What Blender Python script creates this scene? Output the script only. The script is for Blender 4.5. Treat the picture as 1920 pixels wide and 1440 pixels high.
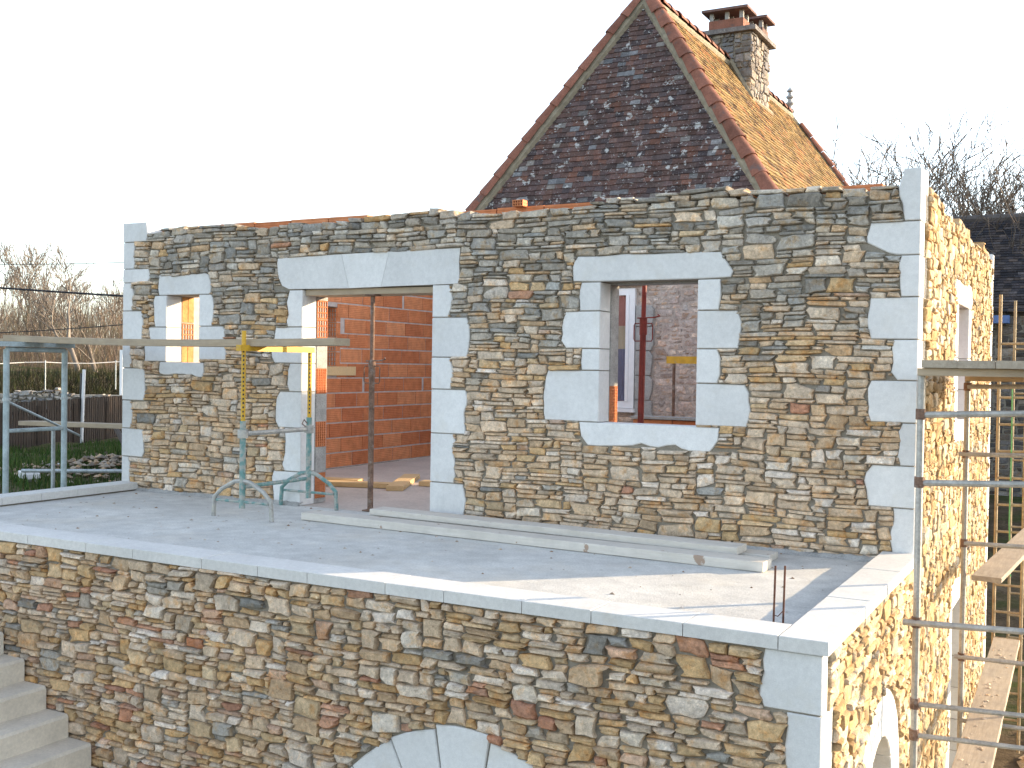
import bpy, math, random
import numpy as np
from mathutils import Vector, Matrix, Euler

for o in list(bpy.data.objects):
    bpy.data.objects.remove(o)
scene = bpy.context.scene
col = scene.collection

# ------------------------------------------------------------------ camera
CAM = Vector((1.1833, -8.6617, 1.4798))
FPX = 2014.05
_yaw, _pitch, _roll = 0.5009, -0.0175, 0.0149
FW = Vector((-math.sin(_yaw) * math.cos(_pitch), math.cos(_yaw) * math.cos(_pitch), math.sin(_pitch)))
_r = Vector((math.cos(_yaw), math.sin(_yaw), 0)); _u = _r.cross(FW)
RT = math.cos(_roll) * _r + math.sin(_roll) * _u
UP = math.cos(_roll) * _u - math.sin(_roll) * _r
cd = bpy.data.cameras.new('camera'); cam = bpy.data.objects.new('camera', cd); col.objects.link(cam)
cd.sensor_width = 36; cd.lens = FPX / 1920 * 36; cd.clip_start = 0.05; cd.clip_end = 3000
m = Matrix((RT, UP, -FW)).transposed().to_4x4(); m.translation = CAM
cam.matrix_world = m
scene.camera = cam

# ------------------------------------------------------------------ sky, sun, exposure
SUN_EL = math.radians(12.5)
SUN_AZ = math.atan2(1.0, 0.95)            # from +Y towards +X
world = bpy.data.worlds.new('World'); scene.world = world; world.use_nodes = True
nt = world.node_tree; nt.nodes.clear()
sky = nt.nodes.new('ShaderNodeTexSky'); sky.sky_type = 'NISHITA'; sky.sun_disc = False
sky.sun_elevation = SUN_EL; sky.sun_rotation = SUN_AZ
sky.altitude = 200; sky.air_density = 1.0; sky.dust_density = 1.0; sky.ozone_density = 2.0
hs = nt.nodes.new('ShaderNodeHueSaturation'); hs.inputs['Saturation'].default_value = 0.58
bg = nt.nodes.new('ShaderNodeBackground'); bg.inputs['Strength'].default_value = 0.15
wo = nt.nodes.new('ShaderNodeOutputWorld')
nt.links.new(sky.outputs[0], hs.inputs['Color']); nt.links.new(hs.outputs[0], bg.inputs['Color'])
nt.links.new(bg.outputs[0], wo.inputs['Surface'])
sl = bpy.data.lights.new('sun', 'SUN'); sl.energy = 2.8; sl.angle = math.radians(0.55); sl.color = (1.0, 0.77, 0.50)
so = bpy.data.objects.new('sun', sl); col.objects.link(so)
sd = Vector((math.sin(SUN_AZ) * math.cos(SUN_EL), math.cos(SUN_AZ) * math.cos(SUN_EL), math.sin(SUN_EL)))
so.rotation_euler = (-sd).to_track_quat('-Z', 'Y').to_euler(); so.location = (20, 20, 15)
vs = scene.view_settings
vs.view_transform = 'Standard'; vs.look = 'None'; vs.gamma = 1.0; vs.use_curve_mapping = False
vs.exposure = 2.05
scene.cycles.max_bounces = 8; scene.cycles.diffuse_bounces = 4

# ------------------------------------------------------------------ helpers
def proj(p):
    d = Vector(p) - CAM; z = d.dot(FW)
    if z <= .1: return None
    return 960 + FPX * d.dot(RT) / z, 720 - FPX * d.dot(UP) / z, z

def tag(o, label=None, cat=None, group=None, kind=None):
    if label: o['label'] = label
    if cat: o['category'] = cat
    if group: o['group'] = group
    if kind: o['kind'] = kind
    return o

def empty(name, loc, label=None, cat=None, group=None):
    e = bpy.data.objects.new(name, None); col.objects.link(e); e.location = loc
    e.empty_display_size = .2
    return tag(e, label, cat, group)

def place(o, parent):
    if parent is not None:
        o.parent = parent
        # parents here only ever carry a translation relative to the world
        o.matrix_parent_inverse = Matrix.Translation(-world_loc(parent))
    return o

def world_loc(o):
    return Vector(o.get('_w', o.location))

class MB:
    def __init__(s): s.v = []; s.f = []; s.c = []
    def add(s, vs_, fs, c=None):
        k = len(s.v); s.v.extend(vs_); s.f.extend([tuple(i + k for i in f) for f in fs])
        s.c.extend([c or (1, 1, 1)] * len(vs_))
    def box(s, a, b, c=None):
        x0, y0, z0 = a; x1, y1, z1 = b
        s.add([(x0, y0, z0), (x1, y0, z0), (x1, y1, z0), (x0, y1, z0), (x0, y0, z1), (x1, y0, z1), (x1, y1, z1), (x0, y1, z1)],
              [(0, 3, 2, 1), (4, 5, 6, 7), (0, 1, 5, 4), (1, 2, 6, 5), (2, 3, 7, 6), (3, 0, 4, 7)], c)
    def tube(s, pts, r, n=8, c=None, cap=True):
        pts = [Vector(p) for p in pts]
        rs = r if isinstance(r, (list, tuple)) else [r] * len(pts)
        vs_ = []; prev = None
        for i, p in enumerate(pts):
            t = (pts[min(i + 1, len(pts) - 1)] - pts[max(i - 1, 0)]).normalized()
            if prev is None:
                a = t.cross(Vector((0, 0, 1)));
                if a.length < .05: a = t.cross(Vector((1, 0, 0)))
                a.normalize()
            else:
                a = (prev - t * prev.dot(t)).normalized()
            prev = a; b = t.cross(a)
            for k in range(n):
                g = 2 * math.pi * k / n
                vs_.append(tuple(p + (a * math.cos(g) + b * math.sin(g)) * rs[i]))
        fs = []
        for i in range(len(pts) - 1):
            for k in range(n):
                fs.append((i * n + k, i * n + (k + 1) % n, (i + 1) * n + (k + 1) % n, (i + 1) * n + k))
        if cap:
            fs.append(tuple(range(n - 1, -1, -1))); fs.append(tuple((len(pts) - 1) * n + k for k in range(n)))
        s.add(vs_, fs, c)
    def build(s, name, mat, parent=None, smooth=False, origin=None, sharp=None):
        me = bpy.data.meshes.new(name)
        v = s.v
        if origin is not None:
            ox, oy, oz = origin; v = [(a - ox, b - oy, c - oz) for a, b, c in v]
        me.from_pydata(v, [], s.f)
        ca = me.color_attributes.new('col', 'FLOAT_COLOR', 'POINT')
        buf = np.ones((len(v), 4), dtype=np.float32); buf[:, :3] = np.array(s.c, dtype=np.float32)
        ca.data.foreach_set('color', buf.ravel())
        if smooth:
            me.polygons.foreach_set('use_smooth', [True] * len(me.polygons))
            if sharp is not None: me.set_sharp_from_angle(angle=math.radians(sharp))
        me.materials.append(mat); me.update()
        o = bpy.data.objects.new(name, me); col.objects.link(o)
        if origin is not None: o.location = origin
        place(o, parent)
        return o

def inst(name, mesh, parent, mw):
    o = bpy.data.objects.new(name, mesh); col.objects.link(o); o.matrix_basis = mw
    return place(o, parent)

def bevel_prism(mb, poly, d0, d1, P, ch=.006, c=None):
    """poly: (u,v) outline counter-clockwise; front at d1 with a small chamfer, P maps (u,v,d) to space"""
    n = len(poly)
    cu = sum(p[0] for p in poly) / n; cv = sum(p[1] for p in poly) / n
    def ins(p, i):
        a = Vector(poly[i - 1]); b = Vector(p); e = Vector(poly[(i + 1) % n])
        t1 = (b - a).normalized(); t2 = (e - b).normalized()
        nn = Vector((-(t1.y + t2.y), t1.x + t2.x))
        if nn.length < 1e-6: return p
        nn.normalize(); return (p[0] + nn.x * ch, p[1] + nn.y * ch)
    inner = [ins(p, i) for i, p in enumerate(poly)]
    vs_ = [P(u, v, d0) for u, v in poly] + [P(u, v, d1 - ch) for u, v in poly] + [P(u, v, d1) for u, v in inner]
    fs = []
    for i in range(n):
        j = (i + 1) % n
        fs.append((i, j, n + j, n + i)); fs.append((n + i, n + j, 2 * n + j, 2 * n + i))
    fs.append(tuple(2 * n + i for i in range(n))); fs.append(tuple(range(n - 1, -1, -1)))
    mb.add(vs_, fs, c)

# ------------------------------------------------------------------ materials
def new_mat(name):
    mt = bpy.data.materials.new(name); mt.use_nodes = True
    return mt, mt.node_tree, mt.node_tree.nodes['Principled BSDF']

def noise_node(t, vec, scale, detail=4, rough=.6):
    n = t.nodes.new('ShaderNodeTexNoise'); n.inputs['Scale'].default_value = scale
    n.inputs['Detail'].default_value = detail; n.inputs['Roughness'].default_value = rough
    if vec: t.links.new(vec, n.inputs['Vector'])
    return n.outputs['Fac']

def ramp(t, fac, stops):
    r = t.nodes.new('ShaderNodeValToRGB'); els = r.color_ramp.elements
    while len(els) < len(stops): els.new(.5)
    for e, (p, c) in zip(els, stops):
        e.position = p; e.color = (*c, 1) if not isinstance(c, (int, float)) else (c, c, c, 1)
    t.links.new(fac, r.inputs['Fac']); return r.outputs['Color']

def mix(t, kind, fac, a, b):
    n = t.nodes.new('ShaderNodeMix'); n.data_type = 'RGBA'; n.blend_type = kind
    for key, val in ((0, fac), (6, a), (7, b)):
        if isinstance(val, bpy.types.NodeSocket): t.links.new(val, n.inputs[key])
        elif isinstance(val, (int, float)): n.inputs[key].default_value = val
        else: n.inputs[key].default_value = (*val, 1)
    return n.outputs[2]

def bump(t, bs, parts, dist=.01):
    prev = None
    for h, st in parts:
        b = t.nodes.new('ShaderNodeBump'); b.inputs['Strength'].default_value = st; b.inputs['Distance'].default_value = dist
        t.links.new(h, b.inputs['Height'])
        if prev: t.links.new(prev, b.inputs['Normal'])
        prev = b.outputs['Normal']
    t.links.new(prev, bs.inputs['Normal'])

def pos(t, scale=(1, 1, 1), obj=False):
    if obj:
        g = t.nodes.new('ShaderNodeTexCoord').outputs['Object']
    else:
        g = t.nodes.new('ShaderNodeNewGeometry').outputs['Position']
    if scale == (1, 1, 1): return g
    mp = t.nodes.new('ShaderNodeMapping'); mp.inputs['Scale'].default_value = scale
    t.links.new(g, mp.inputs['Vector']); return mp.outputs['Vector']

def surf(name, base, var=((6, .85, 1.15), (45, .85, 1.15)), bumps=((60, .4),), rough=.85, attr=False, patch=None, metal=0, scale=(1, 1, 1), dist=.01, objrand=None, obj=False, spec=.3):
    """base colour times soft noise; attr: base from the piece's own colour; patch: (scale, lo, hi, colour, amount)"""
    mt, t, bs = new_mat(name)
    p = pos(t, scale, obj)
    if attr:
        a = t.nodes.new('ShaderNodeAttribute'); a.attribute_name = 'col'; c = a.outputs['Color']
        if base is not None: c = mix(t, 'MULTIPLY', 1.0, c, base)
    else:
        r = t.nodes.new('ShaderNodeRGB'); r.outputs[0].default_value = (*base, 1); c = r.outputs[0]
    for sc, lo, hi in var:
        c = mix(t, 'MULTIPLY', 1.0, c, ramp(t, noise_node(t, p, sc), [(.3, lo), (.7, hi)]))
    for pt in (patch or ()):
        sc, lo, hi, pc, amt = pt
        f = ramp(t, noise_node(t, p, sc, 5, .65), [(lo, 0.0), (hi, amt)])
        c = mix(t, 'MIX', f, c, pc)
    if objrand:
        oi = t.nodes.new('ShaderNodeObjectInfo')
        c = mix(t, 'MULTIPLY', 1.0, c, ramp(t, oi.outputs['Random'], [(0, objrand[0]), (1, objrand[1])]))
    t.links.new(c, bs.inputs['Base Color'])
    bs.inputs['Roughness'].default_value = rough; bs.inputs['Metallic'].default_value = metal
    bs.inputs['Specular IOR Level'].default_value = spec
    if bumps: bump(t, bs, [(noise_node(t, p, sc, 6, .65), st) for sc, st in bumps], dist)
    return mt

M = {}
def stone_mat():
    """every stone keeps its own colour; veins, mineral bloom and rust tint it"""
    mt, t, bs = new_mat('rubble stone'); p = pos(t)
    a = t.nodes.new('ShaderNodeAttribute'); a.attribute_name = 'col'; c = mix(t, 'MULTIPLY', 1.0, a.outputs['Color'], (1.04, .985, .97))
    for sc, lo, hi in ((9, .82, 1.14), (38, .76, 1.2), (150, .82, 1.14)):
        c = mix(t, 'MULTIPLY', 1.0, c, ramp(t, noise_node(t, p, sc), [(.3, lo), (.7, hi)]))
    for sc, lo, hi, tint in ((13, .50, .66, (1.28, 1.26, 1.22)), (10, .52, .66, (1.02, .83, .62)), (21, .58, .70, (.66, .65, .64)), (45, .60, .70, (.60, .56, .50))):
        f = ramp(t, noise_node(t, p, sc, 5, .65), [(lo, 0.0), (hi, 1.0)])
        c = mix(t, 'MULTIPLY', f, c, tint)
    t.links.new(c, bs.inputs['Base Color']); bs.inputs['Roughness'].default_value = .92; bs.inputs['Specular IOR Level'].default_value = .15
    bump(t, bs, [(noise_node(t, p, 28, 6, .65), .6), (noise_node(t, p, 110, 6, .65), .5)], .02)
    return mt
M['stone'] = stone_mat()
M['mortar'] = surf('lime mortar', (.27, .24, .195), ((8, .8, 1.15), (70, .8, 1.15)), ((60, .6), (200, .4)), .95, spec=.1)
M['ashlar'] = surf('sawn white limestone', (.68, .675, .66), ((3, .93, 1.05), (30, .93, 1.05), (160, .93, 1.05)), ((90, .22), (320, .2)), .9,
                   patch=((4, .55, .75, (.60, .57, .51), .5), (60, .66, .74, (.45, .42, .38), .5)), dist=.006, spec=.15, objrand=(.93, 1.05))
M['coping'] = surf('coping limestone', (.63, .615, .585), ((2.2, .92, 1.06), (40, .92, 1.06), (200, .9, 1.08)), ((120, .3), (400, .25)), .9,
                   patch=((4, .6, .8, (.55, .46, .34), .35),), dist=.005, spec=.15)
M['step'] = surf('stair limestone', (.68, .605, .50), ((4, .88, 1.08), (50, .9, 1.08)), ((90, .3), (300, .2)), .92,
                 patch=((5, .58, .8, (.45, .42, .38), .5),), dist=.006, spec=.15)
M['slab'] = surf('screed concrete', (.63, .62, .585), ((.8, .84, 1.1), (6, .86, 1.1), (60, .84, 1.12), (220, .86, 1.12)), ((9, .5), (60, .5), (300, .4)), .95,
                 patch=((1.1, .5, .75, (.66, .59, .48), .5), (11, .62, .72, (.44, .41, .37), .45), (2.6, .58, .72, (.52, .50, .47), .6)), dist=.012, spec=.1)
M['floor'] = surf('interior concrete floor', (.50, .44, .39), ((1.5, .85, 1.1), (30, .85, 1.1)), ((40, .4),), .95, spec=.1)  # pink bounce from the clay walls is put into this base colour
M['conc'] = surf('grey concrete', (.36, .35, .33), ((10, .8, 1.15), (70, .8, 1.2)), ((50, .6),), .95, spec=.1)
M['joint'] = surf('pale joint mortar', (.46, .40, .37), ((10, .8, 1.15),), ((50, .5),), .95, spec=.1)
M['core'] = surf('masonry core', (.33, .30, .25), ((8, .8, 1.15),), ((60, .5),), .95, spec=.1)

def clay_mat():
    mt, t, bs = new_mat('terracotta hollow block')
    p = pos(t)
    oi = t.nodes.new('ShaderNodeObjectInfo')
    c = ramp(t, oi.outputs['Random'], [(0, (.44, .14, .06)), (.5, (.54, .19, .08)), (1, (.60, .24, .11))])
    c = mix(t, 'MULTIPLY', 1, c, ramp(t, noise_node(t, p, 9), [(.3, .8), (.7, 1.15)]))
    c = mix(t, 'MIX', ramp(t, noise_node(t, p, 22, 5, .7), [(.62, 0.0), (.75, .4)]), c, (.55, .42, .36))
    t.links.new(c, bs.inputs['Base Color']); bs.inputs['Roughness'].default_value = .85; bs.inputs['Specular IOR Level'].default_value = .2
    w = t.nodes.new('ShaderNodeTexWave'); w.wave_type = 'BANDS'; w.bands_direction = 'Z'
    w.inputs['Scale'].default_value = 12; w.inputs['Distortion'].default_value = .4
    t.links.new(p, w.inputs['Vector'])
    bump(t, bs, [(w.outputs['Fac'], .35), (noise_node(t, p, 80), .25)], .01)
    return mt
M['clay'] = clay_mat()
M['clay_pale'] = surf('pale clay block', (.50, .27, .11), ((10, .8, 1.15), (40, .85, 1.1)), ((60, .3),), .9, spec=.15)

def wood_mat(name, c0, c1, dirt=(.30, .26, .22), amt=.5, axis=0, rust=False):
    mt, t, bs = new_mat(name)
    sc = [14, 14, 14]; sc[axis] = 1.1
    p = pos(t, tuple(sc)); q = pos(t)
    c = ramp(t, noise_node(t, p, 3, 6, .7), [(.3, c0), (.7, c1)])
    c = mix(t, 'MIX', ramp(t, noise_node(t, q, 5, 5, .7), [(.45, 0.0), (.75, amt)]), c, dirt)
    if rust:
        c = mix(t, 'MIX', ramp(t, noise_node(t, q, 6, 4, .6), [(.66, 0.0), (.69, .7)]), c, (.24, .13, .07))
    oi = t.nodes.new('ShaderNodeObjectInfo')
    c = mix(t, 'MULTIPLY', 1, c, ramp(t, oi.outputs['Random'], [(0, .85), (1, 1.12)]))
    t.links.new(c, bs.inputs['Base Color']); bs.inputs['Roughness'].default_value = .85; bs.inputs['Specular IOR Level'].default_value = .2
    bump(t, bs, [(noise_node(t, p, 4, 6, .7), .35), (noise_node(t, q, 90), .2)], .006)
    return mt
M['plank'] = wood_mat('weathered scaffold board', (.40, .31, .21), (.50, .41, .30), (.30, .25, .20), .6)
M['planky'] = wood_mat('weathered scaffold board lengthwise', (.30, .25, .19), (.43, .37, .29), (.22, .20, .18), .6, axis=1)
M['cement_plank'] = wood_mat('cement stained board', (.50, .46, .40), (.62, .58, .52), (.42, .39, .35), .6, rust=True)
M['new_wood'] = wood_mat('sawn yellow timber', (.50, .34, .17), (.62, .45, .25), (.40, .30, .2), .4)
M['dark_wood'] = wood_mat('dark fence wood', (.035, .026, .02), (.085, .062, .048), (.05, .045, .04), .5, axis=2)
M['galv'] = surf('galvanised steel', (.42, .46, .47), ((12, .75, 1.15), (60, .8, 1.15)), ((80, .15),), .5, metal=.35, patch=((9, .62, .75, (.50, .47, .42), .6),), spec=.4)
M['bluegalv'] = surf('pale blue painted steel', (.37, .44, .455), ((9, .75, 1.2), (60, .85, 1.1)), ((80, .15),), .55, metal=.2, patch=((8, .58, .72, (.46, .47, .45), .7),), spec=.4)
M['scaf'] = surf('scaffold tube', (.40, .39, .36), ((12, .75, 1.15), (60, .8, 1.15)), ((80, .2),), .55, metal=.25, patch=((9, .55, .7, (.50, .46, .38), .7),), spec=.4)
M['scaf_warm'] = surf('rusty yellowed scaffold tube', (.40, .31, .19), ((12, .75, 1.15), (60, .8, 1.15)), ((80, .2),), .7, metal=.1, patch=((9, .55, .7, (.25, .13, .05), .7),), spec=.3)
M['yellow'] = surf('yellow paint', (.62, .36, .03), ((12, .8, 1.1),), ((80, .1),), .5, patch=((14, .6, .72, (.30, .24, .17), .8),), spec=.4)
M['teal'] = surf('worn teal paint', (.13, .25, .235), ((12, .8, 1.2),), ((80, .2),), .6, patch=((13, .44, .56, (.38, .36, .32), .85), (30, .66, .74, (.16, .08, .04), .8)), spec=.3)
M['rust'] = surf('rusty steel', (.17, .105, .075), ((14, .6, 1.4), (60, .7, 1.3)), ((90, .4),), .85, patch=((10, .55, .68, (.34, .31, .28), .7),), spec=.3)
M['redpaint'] = surf('dark red painted steel', (.19, .028, .024), ((14, .7, 1.25),), ((90, .2),), .55, patch=((18, .64, .74, (.12, .07, .05), .8),), spec=.4)
M['rebar'] = surf('rebar', (.13, .06, .04), ((40, .7, 1.3),), ((200, .5),), .9)
M['black'] = surf('black rubber', (.03, .03, .032), ((10, .8, 1.2),), None, .6)
M['white'] = surf('white paint', (.78, .78, .78), ((10, .95, 1.03),), None, .4)
M['hole'] = surf('shadowed hollow clay', (.20, .045, .02), ((20, .8, 1.2),), None, .9)
M['tile'] = surf('old clay tile', None, ((5, .75, 1.2), (30, .75, 1.25)), ((25, .4), (90, .4)), .92, attr=True,
                 patch=((9, .56, .66, (.10, .085, .085), .6), (5.5, .61, .64, (.48, .48, .46), .85), (13, .62, .65, (.40, .40, .39), .8), (28, .62, .66, (.30, .29, .285), .7)), dist=.02, spec=.15)
M['tile_slope'] = surf('lichen covered tile', None, ((5, .7, 1.25), (30, .75, 1.25)), ((25, .5), (90, .5)), .92, attr=True,
                     patch=((6, .58, .7, (.42, .27, .06), .7), (14, .62, .72, (.10, .07, .04), .6)), dist=.02, spec=.15)
M['hip'] = surf('terracotta hip tile', (.22, .095, .064), ((6, .8, 1.2), (40, .8, 1.15)), ((40, .3),), .85, patch=((5, .56, .66, (.10, .085, .08), .7),), objrand=(.75, 1.2), spec=.2)
M['rustcap'] = surf('dark fired slab', (.16, .095, .08), ((6, .7, 1.3),), ((40, .3),), .9)
M['bed'] = surf('bedding mortar', (.27, .235, .17), ((10, .75, 1.2),), ((40, .6),), .95)
M['barn'] = surf('barn roof tile', None, ((3, .7, 1.25), (22, .6, 1.4)), ((18, .6),), .9, attr=True, dist=.03)
M['barnridge'] = surf('barn ridge', (.10, .09, .085), ((4, .7, 1.3),), ((18, .6),), .9)
M['bark'] = surf('bare bark', (.15, .125, .105), ((6, .7, 1.3),), None, .95, spec=.1)
M['bark_haze'] = surf('haze-paled bare bark', (.20, .17, .145), ((1, .7, 1.3),), None, .95, spec=.1)  # bark lightened so its colour stands in for haze over distant trees
M['twig'] = surf('brown thicket twigs', None, ((.6, .7, 1.3),), None, .95, attr=True, spec=.1)
M['ground'] = surf('ground', (.13, .10, .065), ((.35, .7, 1.3), (3, .7, 1.3), (18, .7, 1.3)), ((3, .6), (20, .8)), 1.0,
                   patch=((.5, .46, .6, (.06, .085, .025), .9), (1.3, .58, .7, (.20, .17, .12), .8)), dist=.08, spec=.05)
M['grass'] = surf('grass', None, ((1.5, .7, 1.3),), None, .9, attr=True, spec=.1)
M['hedge'] = surf('hedge leaves', None, ((1, .7, 1.3),), None, .9, attr=True, spec=.1)
M['oldwall'] = surf('pink lime render', (.54, .45, .39), ((2, .75, 1.2), (14, .75, 1.2), (70, .8, 1.2)), ((14, .9), (60, .7)), .95, dist=.03, spec=.1)
M['curtain'] = surf('curtain fabric', None, ((4, .9, 1.1),), None, .9, attr=True)
M['cable'] = surf('black cable', (.03, .03, .035), ((5, .9, 1.1),), None, .7)
M['rope'] = surf('white rope', (.6, .58, .56), ((5, .9, 1.1),), None, .9)
def glass():
    mt, t, bs = new_mat('window glass'); bs.inputs['Base Color'].default_value = (.9, .92, .95, 1)
    bs.inputs['Roughness'].default_value = .03; bs.inputs['Transmission Weight'].default_value = 1.0; bs.inputs['IOR'].default_value = 1.1
    return mt
M['glass'] = glass()

# ------------------------------------------------------------------ ground
def ss(a, b, x):
    t = min(1, max(0, (x - a) / (b - a))); return t * t * (3 - 2 * t)
def ground_h(x, y):
    h = -2.8 + 2.15 * ss(-9.2, -11.5, x) * ss(-7, -3.5, y)
    h += .9 * ss(-29, -38, x) * ss(-5, 8, y)
    h += 1.6 * ss(-34, -70, x)
    if y > 9: h += (1.0) * ss(9, 20, y) * (1 - ss(-9.2, -11.5, x))
    h += .07 * math.sin(x * 1.3 + y * .7) + .05 * math.sin(y * 2.1 - x * .6)
    return h
def build_ground():
    xs = sorted(set([-900, -500, -300, -200, -150, -120] + [-100 + 4 * i for i in range(15)] + [-42 + .8 * i for i in range(78)] + [20 + 6 * i for i in range(12)] + [120, 200, 400, 900]))
    ys = sorted(set([-400, -150, -60, -30] + [-16 + .8 * i for i in range(70)] + [40 + 4 * i for i in range(16)] + [120, 200, 400, 900, 1400]))
    mb = MB(); nx = len(xs)
    mb.add([(x, y, ground_h(x, y)) for y in ys for x in xs],
           [(j * nx + i, j * nx + i + 1, (j + 1) * nx + i + 1, (j + 1) * nx + i) for j in range(len(ys) - 1) for i in range(nx - 1)])
    o = mb.build('ground', M['ground'], smooth=True); tag(o, 'rough earth and patchy grass ground around the building site', 'ground', kind='structure')
build_ground()

# ------------------------------------------------------------------ rubble masonry
class Wall2D:
    """occupancy grid of 1 cm cells on which stones are laid from the bottom up"""
    def __init__(s, u0, u1, v0, v1):
        s.u0, s.v0 = u0, v0; s.nx = int(round((u1 - u0) * 100)); s.nz = int(round((v1 - v0) * 100))
        s.m = np.zeros((s.nz, s.nx), bool)
        s.U = u0 + (np.arange(s.nx) + .5) / 100; s.V = v0 + (np.arange(s.nz) + .5) / 100
    def block_rect(s, a, b, c, d):
        s.m[np.ix_((s.V > c) & (s.V < d), (s.U > a) & (s.U < b))] = True
    def block_poly(s, poly):
        us = [p[0] for p in poly]; v_ = [p[1] for p in poly]
        ju = np.flatnonzero((s.U > min(us)) & (s.U < max(us))); jv = np.flatnonzero((s.V > min(v_)) & (s.V < max(v_)))
        if not len(ju) or not len(jv): return
        UU, VV = np.meshgrid(s.U[ju], s.V[jv]); ins = np.zeros(UU.shape, bool)
        for i in range(len(poly)):
            (x1, y1), (x2, y2) = poly[i - 1], poly[i]
            if y1 == y2: continue
            cond = ((y1 > VV) != (y2 > VV)) & (UU < (x2 - x1) * (VV - y1) / (y2 - y1) + x1)
            ins ^= cond
        sub = s.m[np.ix_(jv, ju)]; s.m[np.ix_(jv, ju)] = sub | ins
    def block_above(s, fn):
        for i, u in enumerate(s.U): s.m[s.V > fn(u), i] = True
    def fill(s, rng, types):
        out = []; m = s.m; nz, nx = s.nz, s.nx
        wts = [t[0] for t in types]
        for r in range(nz):
            row = m[r]
            c = 0
            while c < nx:
                if row[c]: c += 1; continue
                e = c
                while e < nx and not row[e]: e += 1
                run = e - c
                _, (wa, wb), (ha, hb) = rng.choices(types, wts)[0]
                w = rng.randint(wa, wb); h = rng.randint(ha, hb)
                if run <= w or run - w < 5:
                    w = run if run <= wb * 1.25 else run // 2
                if h > w * 1.15: h = max(3, int(w * rng.uniform(.6, 1.1)))
                def lvl(cc):
                    if cc < 0 or cc >= nx or not m[r, cc]: return None
                    k = r
                    while k < nz and m[k, cc]: k += 1
                    return k - r
                for q in (lvl(c - 1), lvl(c + w)):
                    if q and abs(q - h) <= 2 and q >= 3: h = q; break
                if w < 7:
                    qs = [q for q in (lvl(c - 1), lvl(c + w)) if q]
                    if qs: h = min(min(qs), rng.randint(5, 8))
                hh = 1
                while hh < h and r + hh < nz and not m[r + hh, c:c + w].any(): hh += 1
                # do not leave a sliver under something fixed above
                if r + hh < nz and hh == h and w >= 7:
                    k = hh
                    while k < hh + 3 and r + k < nz and not m[r + k, c:c + w].any(): k += 1
                    if k < hh + 3 : hh = k
                m[r:r + hh, c:c + w] = True
                out.append((s.u0 + c / 100, s.u0 + (c + w) / 100, s.v0 + r / 100, s.v0 + (r + hh) / 100))
                c += w
        return out

def stone_geo(rect, rng, d, gap=.0012, back=-.03, warp=.006, rough=1.0):
    u0, u1, v0, v1 = rect
    u0 += gap; u1 -= gap; v0 += gap * .8; v1 -= gap * .8
    w, h = u1 - u0, v1 - v0
    if w < .012 or h < .01: return None
    nl = 4 if w > 1.5 * h else 3
    jv = min(.012, .10 * h) * rough; ju = min(.015, .07 * w) * rough
    taper = [0, 0, 0, 0]
    if rng.random() < .32: taper[rng.randint(0, 3)] = rng.uniform(.1, .4) * h
    cut = rng.uniform(.02, .09)
    pts = []
    for i in range(nl):
        t = cut + (1 - 2 * cut) * i / (nl - 1)
        t += rng.uniform(-.05, .05)
        dz = taper[0] * max(0, 1 - t * 2.2) + taper[1] * max(0, t * 2.2 - 1.2)
        pts.append((u0 + w * t, v0 + dz + rng.uniform(-jv * .4, jv)))
    ta = rng.uniform(.18, .34)
    pts.append((u1 - abs(rng.gauss(0, ju)), v0 + h * ta + taper[1] * .7)); pts.append((u1 - abs(rng.gauss(0, ju)), v1 - h * rng.uniform(.18, .34) - taper[3] * .7))
    for i in range(nl):
        t = 1 - cut - (1 - 2 * cut) * i / (nl - 1)
        t += rng.uniform(-.05, .05)
        dz = taper[2] * max(0, 1 - t * 2.2) + taper[3] * max(0, t * 2.2 - 1.2)
        pts.append((u0 + w * t, v1 - dz - rng.uniform(-jv * .4, jv)))
    pts.append((u0 + abs(rng.gauss(0, ju)), v1 - h * rng.uniform(.18, .34) - taper[2] * .7)); pts.append((u0 + abs(rng.gauss(0, ju)), v0 + h * ta + taper[0] * .7))
    sl = rng.uniform(-.5, .5) * min(h, .08) * rough; sr = rng.uniform(-.5, .5) * min(h, .08) * rough; tl = rng.uniform(-.10, .10) * h
    pts = [(u + ((sl * (1 - (u - u0) / w) + sr * (u - u0) / w) * ((v - v0) / h - .5)), v + tl * ((u - u0) / w - .5) * 2) for u, v in pts]
    pts = [(u + warp * math.sin(v * 9 + u * 3.3), v + warp * 1.3 * math.sin(u * 4.1 + 1.7 * math.sin(v * 2.3)) ) for u, v in pts]
    n = len(pts); cu = sum(p[0] for p in pts) / n; cv = sum(p[1] for p in pts) / n
    ins = min(rng.uniform(.006, .014), .22 * h); su = 1 - 2 * ins / w; sv = 1 - 2 * ins / h
    tu, tv = rng.uniform(-.25, .25), rng.uniform(-.3, .3)
    vs_ = [(u, v, back) for u, v in pts] + [(u, v, d * .62) for u, v in pts]
    for u, v in pts:
        du, dv = (u - cu) * su, (v - cv) * sv
        dd = d * (1 + tu * du / w + tv * dv / h) + rng.uniform(-.004, .004)
        vs_.append((cu + du, cv + dv, dd))
    vs_.append((cu + rng.uniform(-.1, .1) * w, cv + rng.uniform(-.1, .1) * h, d + rng.uniform(-.004, .006)))
    fs = []
    for i in range(n):
        j = (i + 1) % n
        fs.append((i, j, n + j, n + i)); fs.append((n + i, n + j, 2 * n + j, 2 * n + i)); fs.append((2 * n + i, 2 * n + j, 3 * n))
    return vs_, fs

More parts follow.
